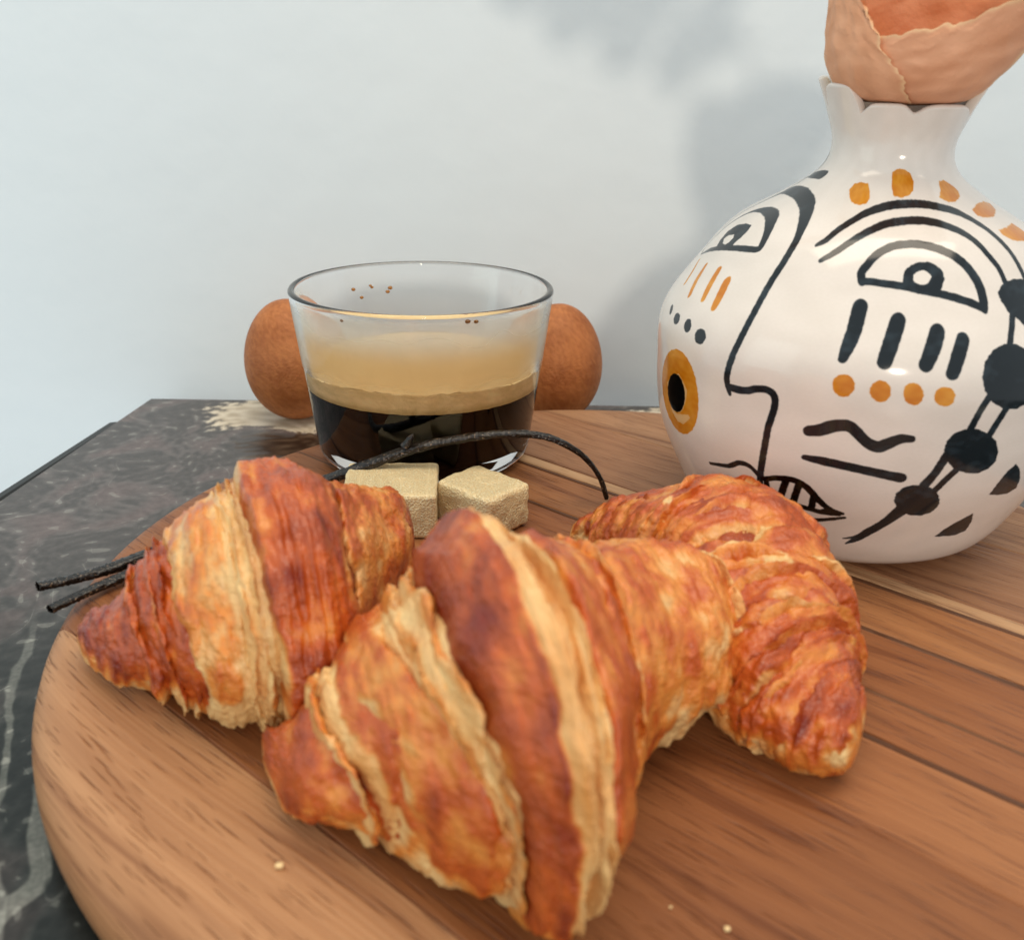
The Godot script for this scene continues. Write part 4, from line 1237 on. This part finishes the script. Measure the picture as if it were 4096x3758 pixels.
	# behind on the right
	croissant("croissant on the right with its pale-bottomed end towards the camera, before the vase",
		[[1.58, 22.95, 0.5, 0.38, 0.44], [2.49, 22.62, 0.8, 0.75, 0.85], [3.54, 21.64, 1.2, 1.22, 1.42], [4.6, 20.35, 1.55, 1.62, 1.8], [5.2, 18.9, 1.6, 1.66, 1.78], [5.3, 17.1, 1.4, 1.47, 1.6], [5.45, 15.8, 1.25, 1.3, 1.5], [5.75, 15.2, 1.02, 1.06, 1.3], [6.15, 14.75, 0.85, 0.85, 1.1], [6.6, 14.5, 0.7, 0.62, 0.8]],
		{"tone": 0.76, "sink": 0.08, "foot": 0.62, "rough": 1.1},
		[
			{"a": [0.08, 0.1], "b": [0.26, 0.26], "t": 0.12, "peak": 0.6, "tone": 0.64, "spots": [[0.57, 90.0, 0.26, 0.8], [0.335, 55.0, 0.13, 0.7]], "pale0": 0.0, "pale1": 0.0, "rough": 0.9},
			{"a": [0.74, 0.72], "b": [0.86, 0.86], "t": 0.14, "peak": 0.4, "tone": 0.70, "spots": [[0.57, 90.0, 0.26, 0.8], [0.335, 55.0, 0.13, 0.7]], "pale0": 0.0, "pale1": 0.03, "rough": 0.9},
			{"a": [0.22, 0.24], "b": [0.42, 0.40], "t": 0.18, "peak": 0.5, "tone": 0.62, "spots": [[0.57, 90.0, 0.26, 0.8], [0.335, 55.0, 0.13, 0.7]], "pale0": 0.02, "pale1": 0.0, "rough": 0.95},
			{"a": [0.63, 0.60], "b": [0.77, 0.75], "t": 0.18, "peak": 0.5, "tone": 0.62, "spots": [[0.57, 90.0, 0.26, 0.8], [0.335, 55.0, 0.13, 0.7]], "pale0": 0.0, "pale1": 0.02, "rough": 0.95},
			{"a": [0.37, 0.37], "b": [0.50, 0.50], "t": 0.24, "peak": 0.5, "tone": 0.68, "spots": [[0.57, 90.0, 0.26, 0.8], [0.335, 55.0, 0.13, 0.7]], "pale0": 0.0, "pale1": 0.06, "rough": 0.95},
			{"a": [0.83, 0.81], "b": [0.975, 0.975], "t": 0.14, "peak": 0.5, "tone": 0.86, "spots": [[0.57, 90.0, 0.26, 0.8], [0.335, 55.0, 0.13, 0.7]], "pale0": 0.0, "pale1": 0.03, "rough": 0.8, "foot": 0.75},
			{"a": [0.48, 0.47], "b": [0.65, 0.62], "t": 0.24, "peak": 0.4, "tone": 0.58, "spots": [[0.57, 90.0, 0.26, 0.8], [0.335, 55.0, 0.13, 0.7]], "pale0": 0.14, "pale1": 0.02, "rough": 0.95},
			{"a": [0.29, 0.31], "b": [0.312, 0.332], "t": 0.26, "peak": 0.5, "tone": 0.5, "pale0": 0, "pale1": 0.0, "soft": 0.1, "rough": 0.8},
			{"a": [0.345, 0.36], "b": [0.365, 0.38], "t": 0.3, "peak": 0.5, "tone": 0.62, "pale0": 0.3, "pale1": 0.0, "soft": 0.1, "rough": 0.8},
			{"a": [0.43, 0.43], "b": [0.455, 0.455], "t": 0.34, "peak": 0.5, "tone": 0.55, "pale0": 0, "pale1": 0.0, "soft": 0.1, "rough": 0.8},
			{"a": [0.53, 0.52], "b": [0.55, 0.54], "t": 0.36, "peak": 0.5, "tone": 0.45, "pale0": 0.5, "pale1": 0.0, "soft": 0.1, "rough": 0.8},
			{"a": [0.585, 0.565], "b": [0.607, 0.587], "t": 0.34, "peak": 0.5, "tone": 0.62, "pale0": 0, "pale1": 0.0, "soft": 0.1, "rough": 0.8},
			{"a": [0.665, 0.635], "b": [0.685, 0.655], "t": 0.28, "peak": 0.5, "tone": 0.5, "pale0": 0.4, "pale1": 0.0, "soft": 0.1, "rough": 0.8},
			{"a": [0.715, 0.695], "b": [0.735, 0.715], "t": 0.27, "peak": 0.5, "tone": 0.66, "pale0": 0, "pale1": 0.0, "soft": 0.1, "rough": 0.8},
			{"a": [0.775, 0.765], "b": [0.793, 0.783], "t": 0.22, "peak": 0.5, "tone": 0.55, "pale0": 0.3, "pale1": 0.0, "soft": 0.1, "rough": 0.8},
		], 91.0)


# ---------------------------------------------------------------- vanilla, crumbs

func build_vanilla() -> void:
	var m := plain(Color.WHITE, 0.3, 0.5)
	var skin := noise_map(61, 0.05, 3)
	var ramp := Gradient.new()
	ramp.offsets = PackedFloat32Array([0.0, 0.55, 0.8, 0.84])
	ramp.colors = PackedColorArray([Color(0.03, 0.02, 0.015), Color(0.065, 0.042, 0.03), Color(0.11, 0.075, 0.055), Color(0.62, 0.52, 0.42)])
	var flecked := noise_map(62, 0.06, 2)
	flecked.color_ramp = ramp
	m.albedo_texture = flecked
	relief(m, skin, 0.03, 30.0)
	var t := thing("vanilla_pod", "dark wrinkled vanilla pod arching over the sugar, its split tail past the left croissant", "vanilla pod")
	obj("pod", tube([Vector3(-9.0, 0.35, -22.2), Vector3(-7.6, 0.5, -23.8), Vector3(-6.3, 0.75, -25.0), Vector3(-5.45, 0.93, -25.4), Vector3(-4.5, 1.28, -25.5), Vector3(-3.35, 1.72, -25.6), Vector3(-2.3, 2.05, -25.65), Vector3(-1.15, 2.27, -25.7), Vector3(-0.27, 2.36, -25.75), Vector3(0.61, 2.33, -25.8), Vector3(1.35, 2.1, -25.9), Vector3(2.1, 1.6, -26.0), Vector3(2.6, 0.92, -26.1), Vector3(2.86, 0.2, -26.15)],
		[0.16, 0.18, 0.185, 0.19, 0.205, 0.19, 0.175, 0.15, 0.145, 0.14, 0.13, 0.115, 0.105, 0.10], 150, 22, 0.16, 1.2, 0.72), m, t)
	var spike := tube([Vector3(-3.1, 1.95, -25.6), Vector3(-2.95, 2.2, -25.6), Vector3(-2.85, 2.36, -25.6)], [0.16, 0.1, 0.02], 8, 8, 0.2)
	obj("bud", spike, m, t)
	obj("tail", tube([Vector3(-11.3, 0.42, -19.9), Vector3(-10.6, 0.3, -20.6), Vector3(-9.8, 0.3, -21.35), Vector3(-8.9, 0.36, -22.3)], [0.17, 0.19, 0.22, 0.22], 60, 20, 0.16, 1.5, 0.66), m, t)
	obj("tail", tube([Vector3(-10.75, 0.2, -19.25), Vector3(-10.2, 0.2, -20.1), Vector3(-9.5, 0.24, -21.0), Vector3(-8.8, 0.32, -22.1)], [0.15, 0.16, 0.18, 0.18], 60, 20, 0.16, 1.5, 0.66), m, t)


func build_crumbs() -> void:
	var m := plain(Color(0.93, 0.82, 0.62), 0.8, 0.3)
	var spots := [[Vector3(-3.65, 0.05, -11.77), 0.06, "pale crumb alone on the light plank at the front left"], [Vector3(3.4, 0.04, -10.71), 0.035, "tiny crumb at the bottom edge, right of the front croissant"], [Vector3(2.6, 0.04, -11.1), 0.03, "tiny crumb just right of the front croissant's foot"]]
	for k in spots.size():
		var s: Array = spots[k]
		var o := obj("crumb", rounded_box(Vector3(2.0, 1.2, 1.5) * s[1], 0.3 * s[1], k * 7, 0.4 * s[1], 6), m, null, s[0])
		tag(o, s[2], "crumb", "crumbs on the board")
